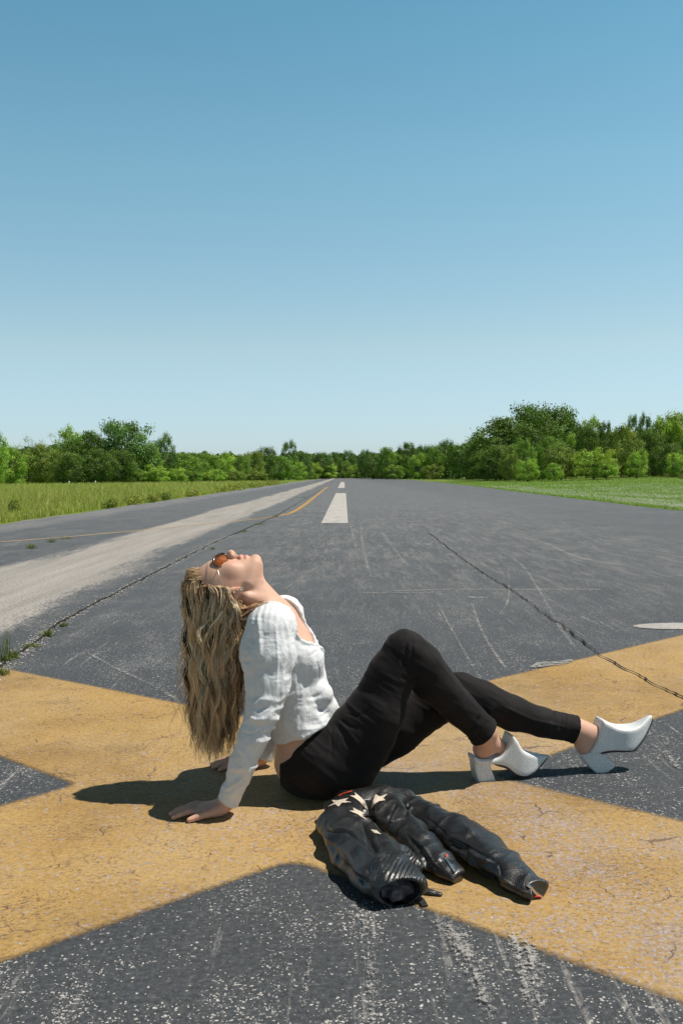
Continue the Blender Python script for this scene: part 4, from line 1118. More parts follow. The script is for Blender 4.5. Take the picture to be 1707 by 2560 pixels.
def skin_field():
    xs = axis_ticks(-0.52, 0.80, 0.0045, [(-0.475, -0.155, 0.0020)])
    ys = axis_ticks(2.52, 3.16, 0.0034, [(2.75, 2.91, 0.0022)])
    zs = axis_ticks(-0.004, 0.74, 0.0045, [(-0.01, 0.05, 0.0022), (0.53, 0.73, 0.0020)])
    S = Field(xs, ys, zs)
    d = -0.005
    torso_field(S, 0.0)
    d = -0.012
    S.chain(leg_near, 0.02, inflate=d, inner=0.01); S.chain(leg_far, 0.02, inflate=d, inner=0.01)
    for sh_ in (shin_near, shin_far):
        S.chain([(p, r_ + d * (0.45 if i_ == len(sh_) - 1 else 1)) for i_, (p, r_) in enumerate(sh_)], 0.01)
    S.chain(arm_near, 0.02); S.chain(arm_far, 0.02)
    S.cone(arm_near[-1][0], wristN, .0235, .020, 0.01); S.cone(arm_far[-1][0], wristF, .0235, .020, 0.01)
    hand(S, wristN, -1); hand(S, wristF, 1, length=1.02)
    # shoulders and neck
    S.cone(P(688, 1560, YC - .03), P(672, 1568, 2.675), .055, .050, 0.03); S.cone(P(692, 1556, YC + .03), P(706, 1547, 2.99), .055, .050, 0.03)
    S.cone(P(676, 1535, YC), P(612, 1464, YC), .054, .052, 0.022)
    for s in (-1, 1): S.cone(P(688, 1512, YC + s * .018), P(618, 1492, YC + s * .058), .010, .013, 0.018)   # neck muscle
    for s in (-1, 1): S.cone(P(705, 1520, YC + s * .02), P(676, 1528, YC + s * .12), .008, .009, 0.012)      # collar bone
    head_field(S)
    # feet inside the boots
    S.cone(P(1208, 1828, 2.868), P(1219, 1858, 2.895), .037, .032, 0.015)
    S.cone(P(1224, 1852, 2.902), P(1252, 1872, 2.925), .029, .021, 0.015); S.ell(P(1205, 1874, 2.904), (.028, .026, .026), 0.02)
    S.cone(P(1258, 1888, 2.92), P(1320, 1908, 2.935), .018, .012, 0.01)
    S.cone(P(1437, 1824, 2.975), P(1460, 1834, 2.98), .034, .032, 0.015)
    S.cone(P(1462, 1832, 2.98), P(1502, 1840, 2.99), .030, .024, 0.015); S.ell(P(1458, 1862, 2.978), (.026, .027, .030), 0.02)
    S.cone(P(1505, 1845, 2.99), P(1580, 1840, 3.01), .018, .012, 0.01)
    return S
S = skin_field()
sv, sq = S.mesh(); del S
sv = smooth_mesh(sv, sq, 2, 0.5)
# colouring of the skin: lips, cheek and knuckle warmth
U = -(sv[:, 0] - O[0]); Sd = sv[:, 1] - O[1]; Fz = sv[:, 2] - O[2]
base = np.array((0.60, 0.355, 0.25)); tone = np.repeat(base[None], len(sv), 0)
tone *= 1 + 0.05 * vnoise(sv, 40, 3)[:, None]
def blend(mask, c):
    global tone
    tone = tone * (1 - mask[:, None]) + np.array(c) * mask[:, None]
lip = np.exp(-((U + .0215) / .0105) ** 4) * np.exp(-(Sd / .0215) ** 4) * (Fz > .083)
blend(lip * 0.75, (0.50, 0.19, 0.16))
blend(0.38 * np.exp(-((U - .008) / .022) ** 2 - ((np.abs(Sd) - .045) / .022) ** 2) * (Fz > .02), (0.62, 0.27, 0.20))
blend(0.30 * np.exp(-((U - .012) / .012) ** 2 - (Sd / .016) ** 2) * (Fz > .085), (0.62, 0.28, 0.22))
blend(0.35 * np.exp(-((U - .004) / .03) ** 2 - ((np.abs(Sd) - .078) / .012) ** 2) * (np.abs(Fz) < .05), (0.66, 0.26, 0.16))
handm = (sv[:, 2] < 0.05) & (sv[:, 0] < -0.2)
blend(0.35 * handm * (0.5 + 0.5 * vnoise(sv, 60, 9)), (0.62, 0.30, 0.24))
foot = (sv[:, 0] > 0.3)
blend(0.30 * foot * (0.5 + 0.5 * vnoise(sv, 30, 19)), (0.58, 0.30, 0.24))
hl_u = np.array([-.09, -.03, .0, .02, .06, .087, .098, .112, .14]); hl_f = np.array([-.06, -.05, -.02, .004, .017, .021, .036, .062, .2])
scalp = (Fz < np.interp(U, hl_u, hl_f) - 0.002) & (((U - .04) / .094) ** 2 + (Sd / .079) ** 2 + ((Fz + .004) / .095) ** 2 < 1.12) & (U > -.05)
blend(scalp.astype(float), (0.07, 0.042, 0.025))
m = NT('skin')
m.base(m.attr()[0]); m.set(rough=m.ramp(m.noise(60, 3), [(0.3, 0.5), (0.7, 0.62)]), spec=0.35, sss=0.12)
m.b.inputs['Subsurface Radius'].default_value = (0.012, 0.005, 0.003); m.b.inputs['Subsurface Scale'].default_value = 0.6
m.bump(m.noise(420, 3, 0.6), 0.12, 0.001)
M_SKIN = m.m
WOMAN = empty('person', (0, YC, 0), 'woman in white blouse and black jeans sitting on the runway with her head thrown back', 'person')
props(link('body', make_mesh('body', sv, sq, [M_SKIN], True, colors=tone), WOMAN))

# ---------------------------------------------------- jeans
def plane_cut(F_, p, q, keep_side, k=0.002, Y=YC):
    "keep one side of a plane that is seen edge-on in the side view through p and q"
    a, b = P(p[0], p[1], Y), P(q[0], q[1], Y); d = b - a; n = np.array((-d[2], 0, d[0])); n /= np.linalg.norm(n)
    n = n * keep_side
    q_ = (slice(None),) * 3; X, Yg, Z = F_.grids(q_)
    return ((X - a[0]) * n[0] + (Z - a[2]) * n[2]).astype(np.float32)
def jeans_field():
    Jn = Field(axis_ticks(-0.18, 0.80, 0.0034), axis_ticks(2.62, 3.05, 0.0034), axis_ticks(-0.003, 0.50, 0.0034))
    # pelvis only
    for i in (0,):
        A, B = torso[0][0], torso[1][0]
        ab = B - A; L2 = float(ab @ ab)
        def fn(X, Y, Z):
            t = np.clip(((X - A[0]) * ab[0] + (Z - A[2]) * ab[2]) / L2, 0, 1)
            r = torso[0][1] + (torso[1][1] - torso[0][1]) * t + .006; ay = torso_ay[0]
            return np.sqrt((X - A[0] - t * ab[0]) ** 2 + ((Y - A[1]) / ay) ** 2 + (Z - A[2] - t * ab[2]) ** 2) - r
        Jn.add(fn, np.minimum(A, B) - .17, np.maximum(A, B) + .17, 0.02)
    waist = plane_cut(Jn, (718, 1878), (862, 1768), 1)
    pv = Jn.V.copy(); Jn.V = smax(Jn.V, waist, 0.003)
    for o_, r_ in ((0.003, 0.0030), (0.034, 0.0022)):
        Jn.V = smin(Jn.V, np.sqrt((pv + .0005) ** 2 + (waist + o_) ** 2) - r_, 0.001)
    Jn.chain([J(880, 1915, 2.745, .074), J(936, 1838, 2.75, .060)], 0.03)
    Jn.chain(leg_near, 0.022, inner=0.018); Jn.chain(leg_far, 0.022, inner=0.018)
    for pts in (shin_near, shin_far):
        T_ = Field(Jn.x, Jn.y, Jn.z)
        p_, q_e = pts[-2][0], pts[-1][0]; n = (q_e - p_) / np.linalg.norm(q_e - p_)
        e_ = q_e + n * .03
        T_.chain(pts + [(e_, pts[-1][1])], 0.012)
        X, Yg, Z = T_.grids((slice(None),) * 3)
        c_ = q_e + n * 0.003
        pl = ((X - c_[0]) * n[0] + (Yg - c_[1]) * n[1] + (Z - c_[2]) * n[2]).astype(np.float32)
        tb = T_.V.copy(); T_.V = smax(T_.V, pl, 0.002)
        T_.V = smin(T_.V, np.sqrt((tb + .0005) ** 2 + (pl + 0.004) ** 2) - 0.0030, 0.001)
        T_.V = smin(T_.V, np.sqrt((tb + .0005) ** 2 + (pl + 0.022) ** 2) - 0.0018, 0.001)
        Jn.V = smin(Jn.V, T_.V, 0.010)
    return Jn
Jf = jeans_field(); jv, jq = Jf.mesh(); del Jf
jv = smooth_mesh(jv, jq, 2, 0.5)
jn = vert_normals(jv, jq)
# fine drag lines everywhere, stronger at the bends
dd = np.zeros(len(jv))
ax_t = leg_near[-1][0] - leg_near[0][0]; ax_t /= np.linalg.norm(ax_t)
ax_s = shin_near[-1][0] - shin_near[0][0]; ax_s /= np.linalg.norm(ax_s)
kn = np.exp(-(np.linalg.norm(jv - leg_near[-1][0], axis=1) / 0.10) ** 2) + np.exp(-(np.linalg.norm(jv - leg_far[-1][0], axis=1) / 0.09) ** 2)
hip = np.exp(-(np.linalg.norm(jv - P(850, 1850, 2.7), axis=1) / 0.13) ** 2)
cuf = sum(np.exp(-(np.linalg.norm(jv - s_[-1][0], axis=1) / 0.09) ** 2) for s_ in (shin_near, shin_far))
w1 = vnoise(np.c_[jv @ ax_t * 55, jv[:, 1] * 14, (jv @ np.cross(ax_t, (0, 1, 0))) * 14], 1, 41)
w2 = vnoise(np.c_[jv @ ax_s * 60, jv[:, 1] * 18, (jv @ np.cross(ax_s, (0, 1, 0))) * 18], 1, 43)
w3 = vnoise(jv, 16, 44)
w4 = 1 - 2 * np.abs(vnoise(np.c_[(jv[:, 0] * .6 + jv[:, 2]) * 48, jv[:, 1] * 16, (jv[:, 0] - jv[:, 2] * .6) * 13], 1, 46))
dd = 0.0013 * w4 + 0.0018 * w3 + 0.0030 * kn * w1 + 0.0034 * cuf * w2 + 0.0022 * hip * w1
jv2 = jv + jn * dd[:, None]
near = np.clip((2.84 - jv[:, 1]) / 0.02, 0, 1)
jv2 = creases(jv2, jn, [
    ([(1018, 1600), (1010, 1650), (1018, 1672)], .0045, -.0035), ([(1030, 1602), (1030, 1640), (1022, 1668)], .004, -.003), ([(1002, 1650), (1014, 1668)], .004, -.004),
    ([(1000, 1690), (1020, 1700), (1048, 1690)], .005, -.004),
    ([(845, 1795), (870, 1815), (900, 1825)], .004, -.0022), ([(838, 1812), (860, 1845), (872, 1875)], .004, -.0022), ([(850, 1808), (880, 1842), (896, 1868)], .005, .0016), ([(826, 1830), (830, 1865), (826, 1900)], .004, -.002),
    ([(860, 1785), (890, 1790), (925, 1780)], .004, -.0018),
    
    ([(1200, 1790), (1188, 1812), (1170, 1830)], .005, -.003), ([(1222, 1800), (1205, 1825), (1185, 1846)], .005, -.0025), ([(1240, 1758), (1330, 1800), (1430, 1822)], .003, .002),
    ([(760, 1858), (764, 1880)], .003, .002), ([(820, 1815), (826, 1838)], .003, .002), ([(850, 1822), (842, 1880)], .002, .0012), ([(1055, 1600), (1120, 1685), (1215, 1800)], .002, .0012), ([(960, 1700), (900, 1800), (880, 1890)], .002, .0012),
    ([(1380, 1772), (1385, 1790), (1378, 1810)], .004, -.004), ([(1400, 1780), (1403, 1805), (1396, 1830)], .004, -.003), ([(1418, 1784), (1420, 1806), (1412, 1834)], .004, .0025)], 2.72, near * 0 + 1)
jv2[:, 2] = np.maximum(jv2[:, 2], 0.0022)
m = NT('black_denim')
weave = m.noise(900, 2, 0.5)
c = m.ramp(m.noise(7, 5, 0.65), [(0.3, (0.0105, 0.0088, 0.0088)), (0.55, (0.0155, 0.0132, 0.0132)), (0.8, (0.028, 0.025, 0.025))])
m.base(c); m.set(rough=0.82, spec=0.15, sheen=0.04); m.bump(weave, 0.15, 0.0006)
m.b.inputs['Sheen Roughness'].default_value = 0.4
M_JEANS = m.m
JEANS = link('jeans', make_mesh('jeans', jv2, jq, [M_JEANS]), WOMAN)

# ---------------------------------------------------- blouse
sleeve_n = [J(674, 1577, 2.665, .064), J(671, 1640, 2.655, .0725), J(670, 1707, 2.635, .0575), J(657, 1783, 2.61, .0415), J(636, 1837, 2.605, .0395), J(607, 1911, 2.60, .034), J(584, 1971, 2.61, .0275), J(566, 2012, 2.617, .0285)]
sleeve_f = [J(709, 1540, 3.0, .062), J(706, 1640, 3.03, .060), J(702, 1720, 3.05, .050), J(692, 1800, 3.06, .040), J(672, 1862, 3.055, .031), J(660, 1892, 3.05, .029)]
def blouse_field():
    B = Field(axis_ticks(-0.40, 0.02, 0.0028), axis_ticks(2.53, 3.14, 0.0032), axis_ticks(0.015, 0.63, 0.0028))
    torso_field(B, 0.008, 0.025)
    # loose cloth: hem and the fold pushed out over the waistband
    B.cone(P(770, 1806, YC), P(752, 1770, YC), .092, .086, 0.02, ay=1.56)
    B.cone(P(801, 1737, YC - .075), P(801, 1737, YC + .075), .034, .034, 0.012)
    B.cone(P(812, 1772, YC - .06), P(812, 1772, YC + .06), .034, .034, 0.014)
    hem = plane_cut(B, (691, 1845), (850, 1774), -1)
    tors = B.V.copy()
    B.V = smax(B.V, hem, 0.002)
    B.V = smin(B.V, np.sqrt((tors + .001) ** 2 + (hem + 0.002) ** 2) - 0.0022, 0.001)
    B.cone(P(690, 1560, YC - .03), P(676, 1570, 2.675), .066, .062, 0.025); B.cone(P(694, 1556, YC + .03), P(706, 1547, 2.99), .064, .060, 0.025)
    B.chain(sleeve_n[:4], 0.010); B.chain(sleeve_n[3:], 0.006)
    B.chain(sleeve_f[:3], 0.010); B.chain(sleeve_f[2:], 0.006)
    # the drop of the puffed sleeve at the back of the arm
    B.cone(P(628, 1600, 2.66), P(624, 1640, 2.66), .022, .020, 0.02)
    solid = B.V.copy()
    # neckline carve
    C = Field(B.x, B.y, B.z)
    C.cone(P(640, 1478, YC), P(690, 1520, YC - .005), .075, .088, 0.02, ay=1.15)
    C.cone(P(700, 1518, YC - .012), P(762, 1562, YC - .020), .070, .070, 0.02, ay=1.38)
    C.cone(P(762, 1562, YC - .020), P(796, 1604, YC - .022), .066, .034, 0.02, ay=1.55)
    V = smax(solid, -C.V, 0.002)
    X, Yg, Z = B.grids((slice(None),) * 3)
    wob = (0.0012 * np.sin(X * 420 + Z * 180) * np.sin(Z * 330 + Yg * 160)).astype(np.float32)
    roll = np.sqrt(solid ** 2 + C.V ** 2) - 0.0042 - wob
    V = smin(V, roll, 0.002)
    # cuffs
    for (p, q, r_) in (((540, 1991), (597, 2019), sleeve_n[-1]), ((640, 1884), (684, 1906), sleeve_f[-1])):
        pl = plane_cut(B, p, q, -1, Y=r_[0][1])
        q_ = B.sl(r_[0] - .09, r_[0] + .07)
        B2 = V[q_]; cutv = pl[..., :][(q_[0], slice(None), q_[2])] if pl.shape[1] == 1 else pl[q_]
        B2 = smax(B2, np.broadcast_to(cutv, B2.shape), 0.0015)
        V[q_] = B2
    B.V = V
    return B
Bf = blouse_field(); bv, bq = Bf.mesh(); del Bf
bv = smooth_mesh(bv, bq, 1, 0.5)
bn = vert_normals(bv, bq)
onarm = np.clip((2.735 - bv[:, 1]) / 0.03, 0, 1)
ta = torso[3][0] - torso[1][0]; ta /= np.linalg.norm(ta)
tp_ = np.array((ta[2], 0, -ta[0]))
wt = vnoise(np.c_[bv @ ta * 34, bv[:, 1] * 9, bv @ tp_ * 12], 1, 51); wt2 = vnoise(np.c_[(bv @ ta + .35 * (bv @ tp_)) * 60, bv[:, 1] * 20, bv @ tp_ * 20], 1, 52)
ws = vnoise(np.c_[bv[:, 0] * 42, bv[:, 1] * 36, bv[:, 2] * 8], 1, 53); ws2 = vnoise(np.c_[bv[:, 0] * 22, bv[:, 1] * 20, bv[:, 2] * 40], 1, 54)
low = np.clip((0.40 - bv[:, 2]) / 0.1, 0, 1)
chest = np.clip(1 - np.linalg.norm((bv - P(700, 1540, 2.83)) * (1, .8, 1), axis=1) / 0.10, 0, 1)
rg = lambda x: 1 - 2 * np.abs(x)
wf = vnoise(np.c_[bv[:, 0] * 120, bv[:, 1] * 110, bv[:, 2] * 38], 1, 55); wg = vnoise(np.c_[bv[:, 0] * 60, bv[:, 1] * 60, bv[:, 2] * 95], 1, 56)
dd = (1 - onarm) * (0.0014 * rg(wt) + 0.0010 * rg(wt2) + 0.0005 * wf) * (1 - 0.8 * chest) + onarm * (0.0013 * rg(ws) + 0.0026 * rg(ws2) * low + 0.0008 * rg(ws2) + 0.0009 * wf + 0.0007 * rg(wg))
# gathers at the shoulder seam
sh = np.exp(-(np.linalg.norm(bv - P(672, 1545, 2.66), axis=1) / 0.06) ** 2)
dd += 0.0012 * sh * np.sin(bv[:, 0] * 420 + 3 * vnoise(bv, 20, 7)) * np.clip((bv[:, 2] - .50) / .03, 0, 1)
bv2 = bv + bn * dd[:, None]
body_m = 1 - onarm
bv2 = creases(bv2, bn, [
    ([(722, 1722), (745, 1738), (775, 1746), (800, 1738), (812, 1720)], .005, -.006), ([(720, 1734), (750, 1752), (790, 1752), (815, 1742)], .007, .005),
    ([(757, 1776), (785, 1770), (812, 1752)], .006, .006), ([(752, 1790), (785, 1788), (818, 1768)], .006, -.005), ([(742, 1812), (775, 1800), (808, 1782)], .006, .005),
    ([(770, 1808), (800, 1796), (826, 1776)], .004, -.004),
    ([(752, 1650), (775, 1640), (798, 1622)], .004, -.005), ([(755, 1668), (780, 1656), (800, 1650)], .004, .003), ([(790, 1650), (797, 1672), (796, 1700)], .0025, -.003)], 2.74, body_m)
bv2 = creases(bv2, bn, [
    ([(645, 1530), (650, 1590), (652, 1650)], .006, .005), ([(688, 1560), (694, 1650), (690, 1740)], .004, .0035), ([(712, 1570), (722, 1640), (712, 1700)], .006, -.003),
    ([(640, 1780), (655, 1772), (672, 1765)], .006, -.006), ([(628, 1766), (650, 1750), (684, 1748)], .007, .004), ([(622, 1792), (640, 1802), (668, 1796)], .005, .005),
    ([(606, 1830), (630, 1836), (660, 1826)], .005, -.004), ([(560, 1978), (590, 1958), (622, 1930)], .004, .005), ([(565, 1985), (592, 1968), (618, 1944)], .004, -.005),
    ([(556, 1990), (562, 2000), (580, 2010)], .003, .003), ([(602, 1650), (612, 1655), (628, 1650)], .005, -.006), ([(600, 1870), (620, 1900), (606, 1930)], .005, .003)], 2.62, onarm)
m = NT('white_cotton')
seer = m.noise(190, 3, 0.6, vec=m.mapping(scale=(1, 1, 0.35)))
dots = m.voronoi(150, rand=0.35)
m.base(m.ramp(m.noise(30, 4), [(0.3, (0.76, 0.765, 0.77)), (0.7, (0.82, 0.82, 0.82))])); m.set(rough=0.8, spec=0.2)
h = m.math('ADD', m.math('MULTIPLY', seer, 0.8), m.math('MULTIPLY', m.ramp(dots, [(0.1, 0.0), (0.4, 1.0)]), 0.25))
h = m.math('ADD', h, m.math('MULTIPLY', m.noise(75, 5, 0.7, dist=1.2, vec=m.mapping(scale=(1, 1, 0.55))), 2.2))
nrm_ = m.bump(h, 0.6, 0.0018)
t = m.n.new('ShaderNodeBsdfTranslucent'); t.inputs[0].default_value = (0.75, 0.75, 0.76, 1); m.l.new(nrm_, t.inputs['Normal'])
mx = m.n.new('ShaderNodeMixShader'); mx.inputs[0].default_value = 0.16
m.l.new(m.b.outputs[0], mx.inputs[1]); m.l.new(t.outputs[0], mx.inputs[2]); m.l.new(mx.outputs[0], m.out.inputs[0])
M_BLOUSE = m.m
link('blouse', make_mesh('blouse', bv2, bq, [M_BLOUSE]), WOMAN)

# ---------------------------------------------------- ankle boots
m = NT('white_snakeskin_leather')
sc = m.voronoi(150, vec=m.mapping(scale=(1, 1, 1.7)), feature='DISTANCE_TO_EDGE')
m.base(m.mix(m.ramp(sc, [(0.0, 0.7), (0.10, 0.0)]), m.ramp(m.noise(14, 4), [(0.3, (0.68, 0.685, 0.68)), (0.7, (0.78, 0.78, 0.76))]), (0.34, 0.34, 0.33)))
m.set(rough=0.42, spec=0.45); m.bump(m.ramp(sc, [(0.0, 0.0), (0.10, 1.0)]), 0.22, 0.0012)
M_BOOT = m.m
m = NT('dark_sole'); m.base((0.03, 0.028, 0.028)); m.set(rough=0.6); M_SOLE = m.m
def poly_sdf(x, z, poly):
    d = np.full(np.broadcast(x, z).shape, 1e9); s = np.ones_like(d)
    n = len(poly)
    for i in range(n):
        a, b = poly[i], poly[i - 1]; e = b - a
        wx, wz = x - a[0], z - a[1]
        t = np.clip((wx * e[0] + wz * e[1]) / (e @ e + 1e-12), 0, 1)
        bx, bz = wx - e[0] * t, wz - e[1] * t
        d = np.minimum(d, bx * bx + bz * bz)
        c1, c2, c3 = z >= a[1], z < b[1], e[0] * wz > e[1] * wx
        s = np.where((c1 & c2 & c3) | (~c1 & ~c2 & ~c3), -s, s)
    return s * np.sqrt(d)
def smooth_poly(pts, n=5):
    p = np.array(pts, float); out = []
    for i in range(len(p)):
        a, b, c_, d_ = p[i - 1], p[i], p[(i + 1) % len(p)], p[(i + 2) % len(p)]
        for u in np.arange(n) / n:
            out.append(0.5 * ((2 * b) + (-a + c_) * u + (2 * a - 5 * b + 4 * c_ - d_) * u * u + (-a + 3 * b - 3 * c_ + d_) * u ** 3))
    return np.array(out)
def extruded(outline, Y0, yaw, halfw, k, h=0.0024, sharp=False):
    """outline in the photograph's side view; yaw turns the foot about the vertical through its first point"""
    p0 = P(outline[0][0], outline[0][1], Y0)
    e = np.array((math.cos(yaw), math.sin(yaw), 0)); nrm = np.array((-e[1], e[0], 0))
    # intersect each view ray with the vertical plane of the foot
    pts = []
    for px, py in outline:
        d = ray(px, py); C0 = np.array((0, 0, CAM_H)); t = ((p0 - C0) @ nrm) / (np.array(d) @ nrm)
        w = C0 + np.array(d) * t; pts.append(((w - p0) @ e, w[2]))
    poly = np.array(pts) if sharp else smooth_poly(pts)
    lo, hi = poly.min(0) - .012, poly.max(0) + .012
    Fd = Field(axis_ticks(lo[0], hi[0], h), axis_ticks(-.055, .055, h), axis_ticks(lo[1], hi[1], h))
    X, Yg, Z = Fd.grids((slice(None),) * 3)
    d2 = poly_sdf(X[:, 0, :], Z[:, 0, :], poly)[:, None, :]
    hw = halfw(X, Z)
    Fd.V = smax(np.broadcast_to(d2, Fd.V.shape), np.abs(Yg) - hw, k).astype(np.float32)
    v, q = Fd.mesh()
    v = smooth_mesh(v, q, 1, 0.5)
    w = p0 + v[:, :1] * e + v[:, 1:2] * nrm; w[:, 2] = v[:, 2]
    return w, q
def boot(near_, upper, heel, sole, Y0, yaw, label):
    p0x = upper[0][0]; Lx = (max(u[0] for u in upper) - p0x) * Y0 / F
    def hw(X, Z):
        t = X / Lx
        return sum(np.interp(t + dt_,  [-.1, 0.0, .12, .3, .5, .68, .82, .93, 1.0, 1.1], [.026, .032, .036, .0365, .0385, .040, .031, .019, .008, .003]) for dt_ in (-.06, -.03, 0, .03, .06)) / 5
    root = link('ankle_boot', make_mesh('ankle_boot', *extruded(upper, Y0, yaw, hw, 0.012), [M_BOOT]), WOMAN)
    def hh(X, Z): return 0.0265 + 0 * X
    # heel and sole are built from the same reference point
    def shifted(o, halfw, k, sharp):
        v, q = extruded([upper[0]] + o, Y0, yaw, halfw, k, 0.0022, sharp); return v, q
    def extr(o, halfw, k, sharp=True):
        p0 = P(upper[0][0], upper[0][1], Y0); e = np.array((math.cos(yaw), math.sin(yaw), 0)); nrm = np.array((-e[1], e[0], 0))
        pts = []
        for px, py in o:
            d = ray(px, py); C0 = np.array((0, 0, CAM_H)); t = ((p0 - C0) @ nrm) / (np.array(d) @ nrm); w = C0 + np.array(d) * t; pts.append(((w - p0) @ e, w[2]))
        poly = np.array(pts); lo, hi = poly.min(0) - .01, poly.max(0) + .01
        Fd = Field(axis_ticks(lo[0], hi[0], .0022), axis_ticks(-.05, .05, .0022), axis_ticks(lo[1], hi[1], .0022))
        X, Yg, Z = Fd.grids((slice(None),) * 3)
        d2 = poly_sdf(X[:, 0, :], Z[:, 0, :], poly)[:, None, :]
        Fd.V = smax(np.broadcast_to(d2, Fd.V.shape), np.abs(Yg) - halfw(X, Z), k).astype(np.float32)
        v, q = Fd.mesh(); v = smooth_mesh(v, q, 1, 0.4); w = p0 + v[:, :1] * e + v[:, 1:2] * nrm; w[:, 2] = v[:, 2]; return w, q
    ho = link('heel', make_mesh('heel', *extr(heel, hh, 0.008), [M_BOOT]), WOMAN)
    so = link('sole', make_mesh('sole', *extr(sole, lambda X, Z: hw(X, Z) - 0.004, 0.003), [M_SOLE]), WOMAN)
    for o in (ho, so):
        o.parent = root; continue
        o.parent = root; o.matrix_parent_inverse = Matrix.Identity(4)
        o.matrix_parent_inverse = (Matrix.Translation(-Vector(WOMAN.location)) ).inverted() @ Matrix.Translation(-Vector(WOMAN.location))
    return root
bootN = boot(True,
    [(1176, 1886), (1200, 1893), (1240, 1884), (1262, 1856), (1271, 1833), (1284, 1846), (1297, 1868), (1322, 1881), (1348, 1886), (1374, 1888), (1352, 1908), (1328, 1926), (1302, 1934), (1280, 1929), (1256, 1911), (1228, 1905), (1202, 1906), (1180, 1904)],
    [(1178, 1898), (1219, 1900), (1221, 1915), (1233, 1948), (1231, 1951), (1192, 1955), (1187, 1950), (1180, 1920)],
    [(1376, 1890), (1354, 1911), (1329, 1930), (1302, 1938), (1279, 1932), (1255, 1915), (1228, 1907), (1228, 1903), (1257, 1908), (1281, 1926), (1302, 1932), (1327, 1923), (1350, 1905), (1372, 1889)], 2.905, 0.20, None)
bootF = boot(False,
    [(1441, 1882), (1462, 1876), (1480, 1850), (1496, 1799), (1506, 1799), (1535, 1813), (1565, 1816), (1592, 1809), (1622, 1789), (1631, 1792), (1626, 1810), (1606, 1840), (1578, 1868), (1560, 1871), (1522, 1871), (1494, 1876), (1472, 1884), (1450, 1889)],
    [(1446, 1886), (1495, 1872), (1505, 1883), (1530, 1909), (1529, 1915), (1500, 1934), (1486, 1932), (1463, 1910)],
    [(1634, 1794), (1629, 1812), (1609, 1843), (1580, 1872), (1560, 1874.5), (1522, 1874.5), (1494, 1880), (1494, 1875), (1522, 1870), (1560, 1870), (1577, 1867), (1604, 1839), (1624, 1810), (1629, 1796)], 2.985, 0.10, None)

# ---------------------------------------------------- sunglasses
def tube(path, r, n=8):
    path = np.asarray(path, float); vs, fs = [], []
    d = np.gradient(path, axis=0); d /= np.linalg.norm(d, axis=1)[:, None] + 1e-12
    u = np.cross(d, (0.13, 0.31, 0.94)); u /= np.linalg.norm(u, axis=1)[:, None] + 1e-12; w = np.cross(d, u)
    rr = np.broadcast_to(np.asarray(r, float), (len(path),))
    t = np.arange(n) * 2 * np.pi / n
    v = path[:, None] + rr[:, None, None] * (np.cos(t)[None, :, None] * u[:, None] + np.sin(t)[None, :, None] * w[:, None])
    i = np.arange(len(path) - 1)[:, None] * n; j = np.arange(n)[None]; j2 = (j + 1) % n
    f = np.stack([i + j, i + j2, i + n + j2, i + n + j], -1).reshape(-1, 4)
    cap = [np.arange(n)[None, ::-1], (np.arange(n) + (len(path) - 1) * n)[None]]
    return v.reshape(-1, 3), f, cap
def add_tubes(name, paths, mat, parent):
    V, Q, Cp, k = [], [], [], 0
    for p, r in paths:
        v, f, c = tube(p, r); V.append(v); Q.append(f + k); Cp += [x + k for x in c]; k += len(v)
    return link(name, make_mesh(name, np.concatenate(V), [np.concatenate(Q)] + Cp, [mat]), parent)
GL = empty('sunglasses', tuple(H(.09, .04, 0)), 'amber sunglasses with dark upper rims on the face of the woman', 'sunglasses')
m = NT('amber_lens'); m.base(m.ramp(m.noise(22, 2, 0.5), [(0.38, (0.035, 0.012, 0.007)), (0.62, (0.33, 0.085, 0.015))])); m.set(rough=0.07, spec=0.8, alpha=0.85, coat=0.4); M_LENS = m.m
m = NT('tortoise_rim'); m.base(m.ramp(m.noise(160, 2), [(0.4, (0.012, 0.012, 0.016)), (0.62, (0.10, 0.035, 0.012))])); m.set(rough=0.18, spec=0.6); M_RIM = m.m
m = NT('pale_metal'); m.base((0.55, 0.50, 0.42)); m.set(rough=0.3, metal=0.9); M_MET = m.m
tilt = 0.72
for s in (-1, 1):
    t = np.linspace(0, 2 * np.pi, 37)
    a_ = 0.0240; b_ = 0.0200
    ls = np.cos(t) * a_; lu = np.sin(t) * b_ * (1 + 0.12 * np.sin(t))
    def L3(ls, lu): 
        bulge = 0.0035 * (1 - (ls / a_) ** 2 - (lu / b_) ** 2)
        return np.stack([O[0] - (.0385 + lu), O[1] + s * (.0385 + ls * math.cos(tilt)), O[2] + .0825 - ls * math.sin(tilt) * 1.0 + bulge + 0.05 * (lu)], -1)
    rim = L3(ls, lu)
    rings = [L3(ls * q, lu * q) for q in (0.0, 0.35, 0.7, 1.0)]
    v = np.concatenate([r_[:-1] for r_ in rings]); n = 36; Q = []
    for k in range(3): Q.append(np.stack([k * n + np.arange(n), (k + 1) * n + np.arange(n), (k + 1) * n + (np.arange(n) + 1) % n, k * n + (np.arange(n) + 1) % n], 1))
    link('lens', make_mesh('lens', v, np.concatenate(Q), [M_LENS]), GL)
    thick = 0.0014 + 0.0026 * np.clip(-np.cos(t) * 0.3 + np.sin(t), 0, 1)
    add_tubes('rim', [(rim, thick)], M_RIM, GL)
    p0 = L3(np.array([a_]), np.array([.004]))[0]
    add_tubes('temple_arm', [([p0, H(.058, .045, s * .0715), H(.030, .036, s * .0755), H(.004, .026, s * .0765), H(-.018, .024, s * .073), H(-.032, .014, s * .070)], 0.0011)], M_MET, GL)
add_tubes('bridge', [([H(.094, .046, -.0115), H(.099, .047, 0), H(.094, .046, .0115)], 0.0012), ([H(.092, .034, -.012), H(.0975, .035, 0), H(.092, .034, .012)], 0.0010)], M_MET, GL)
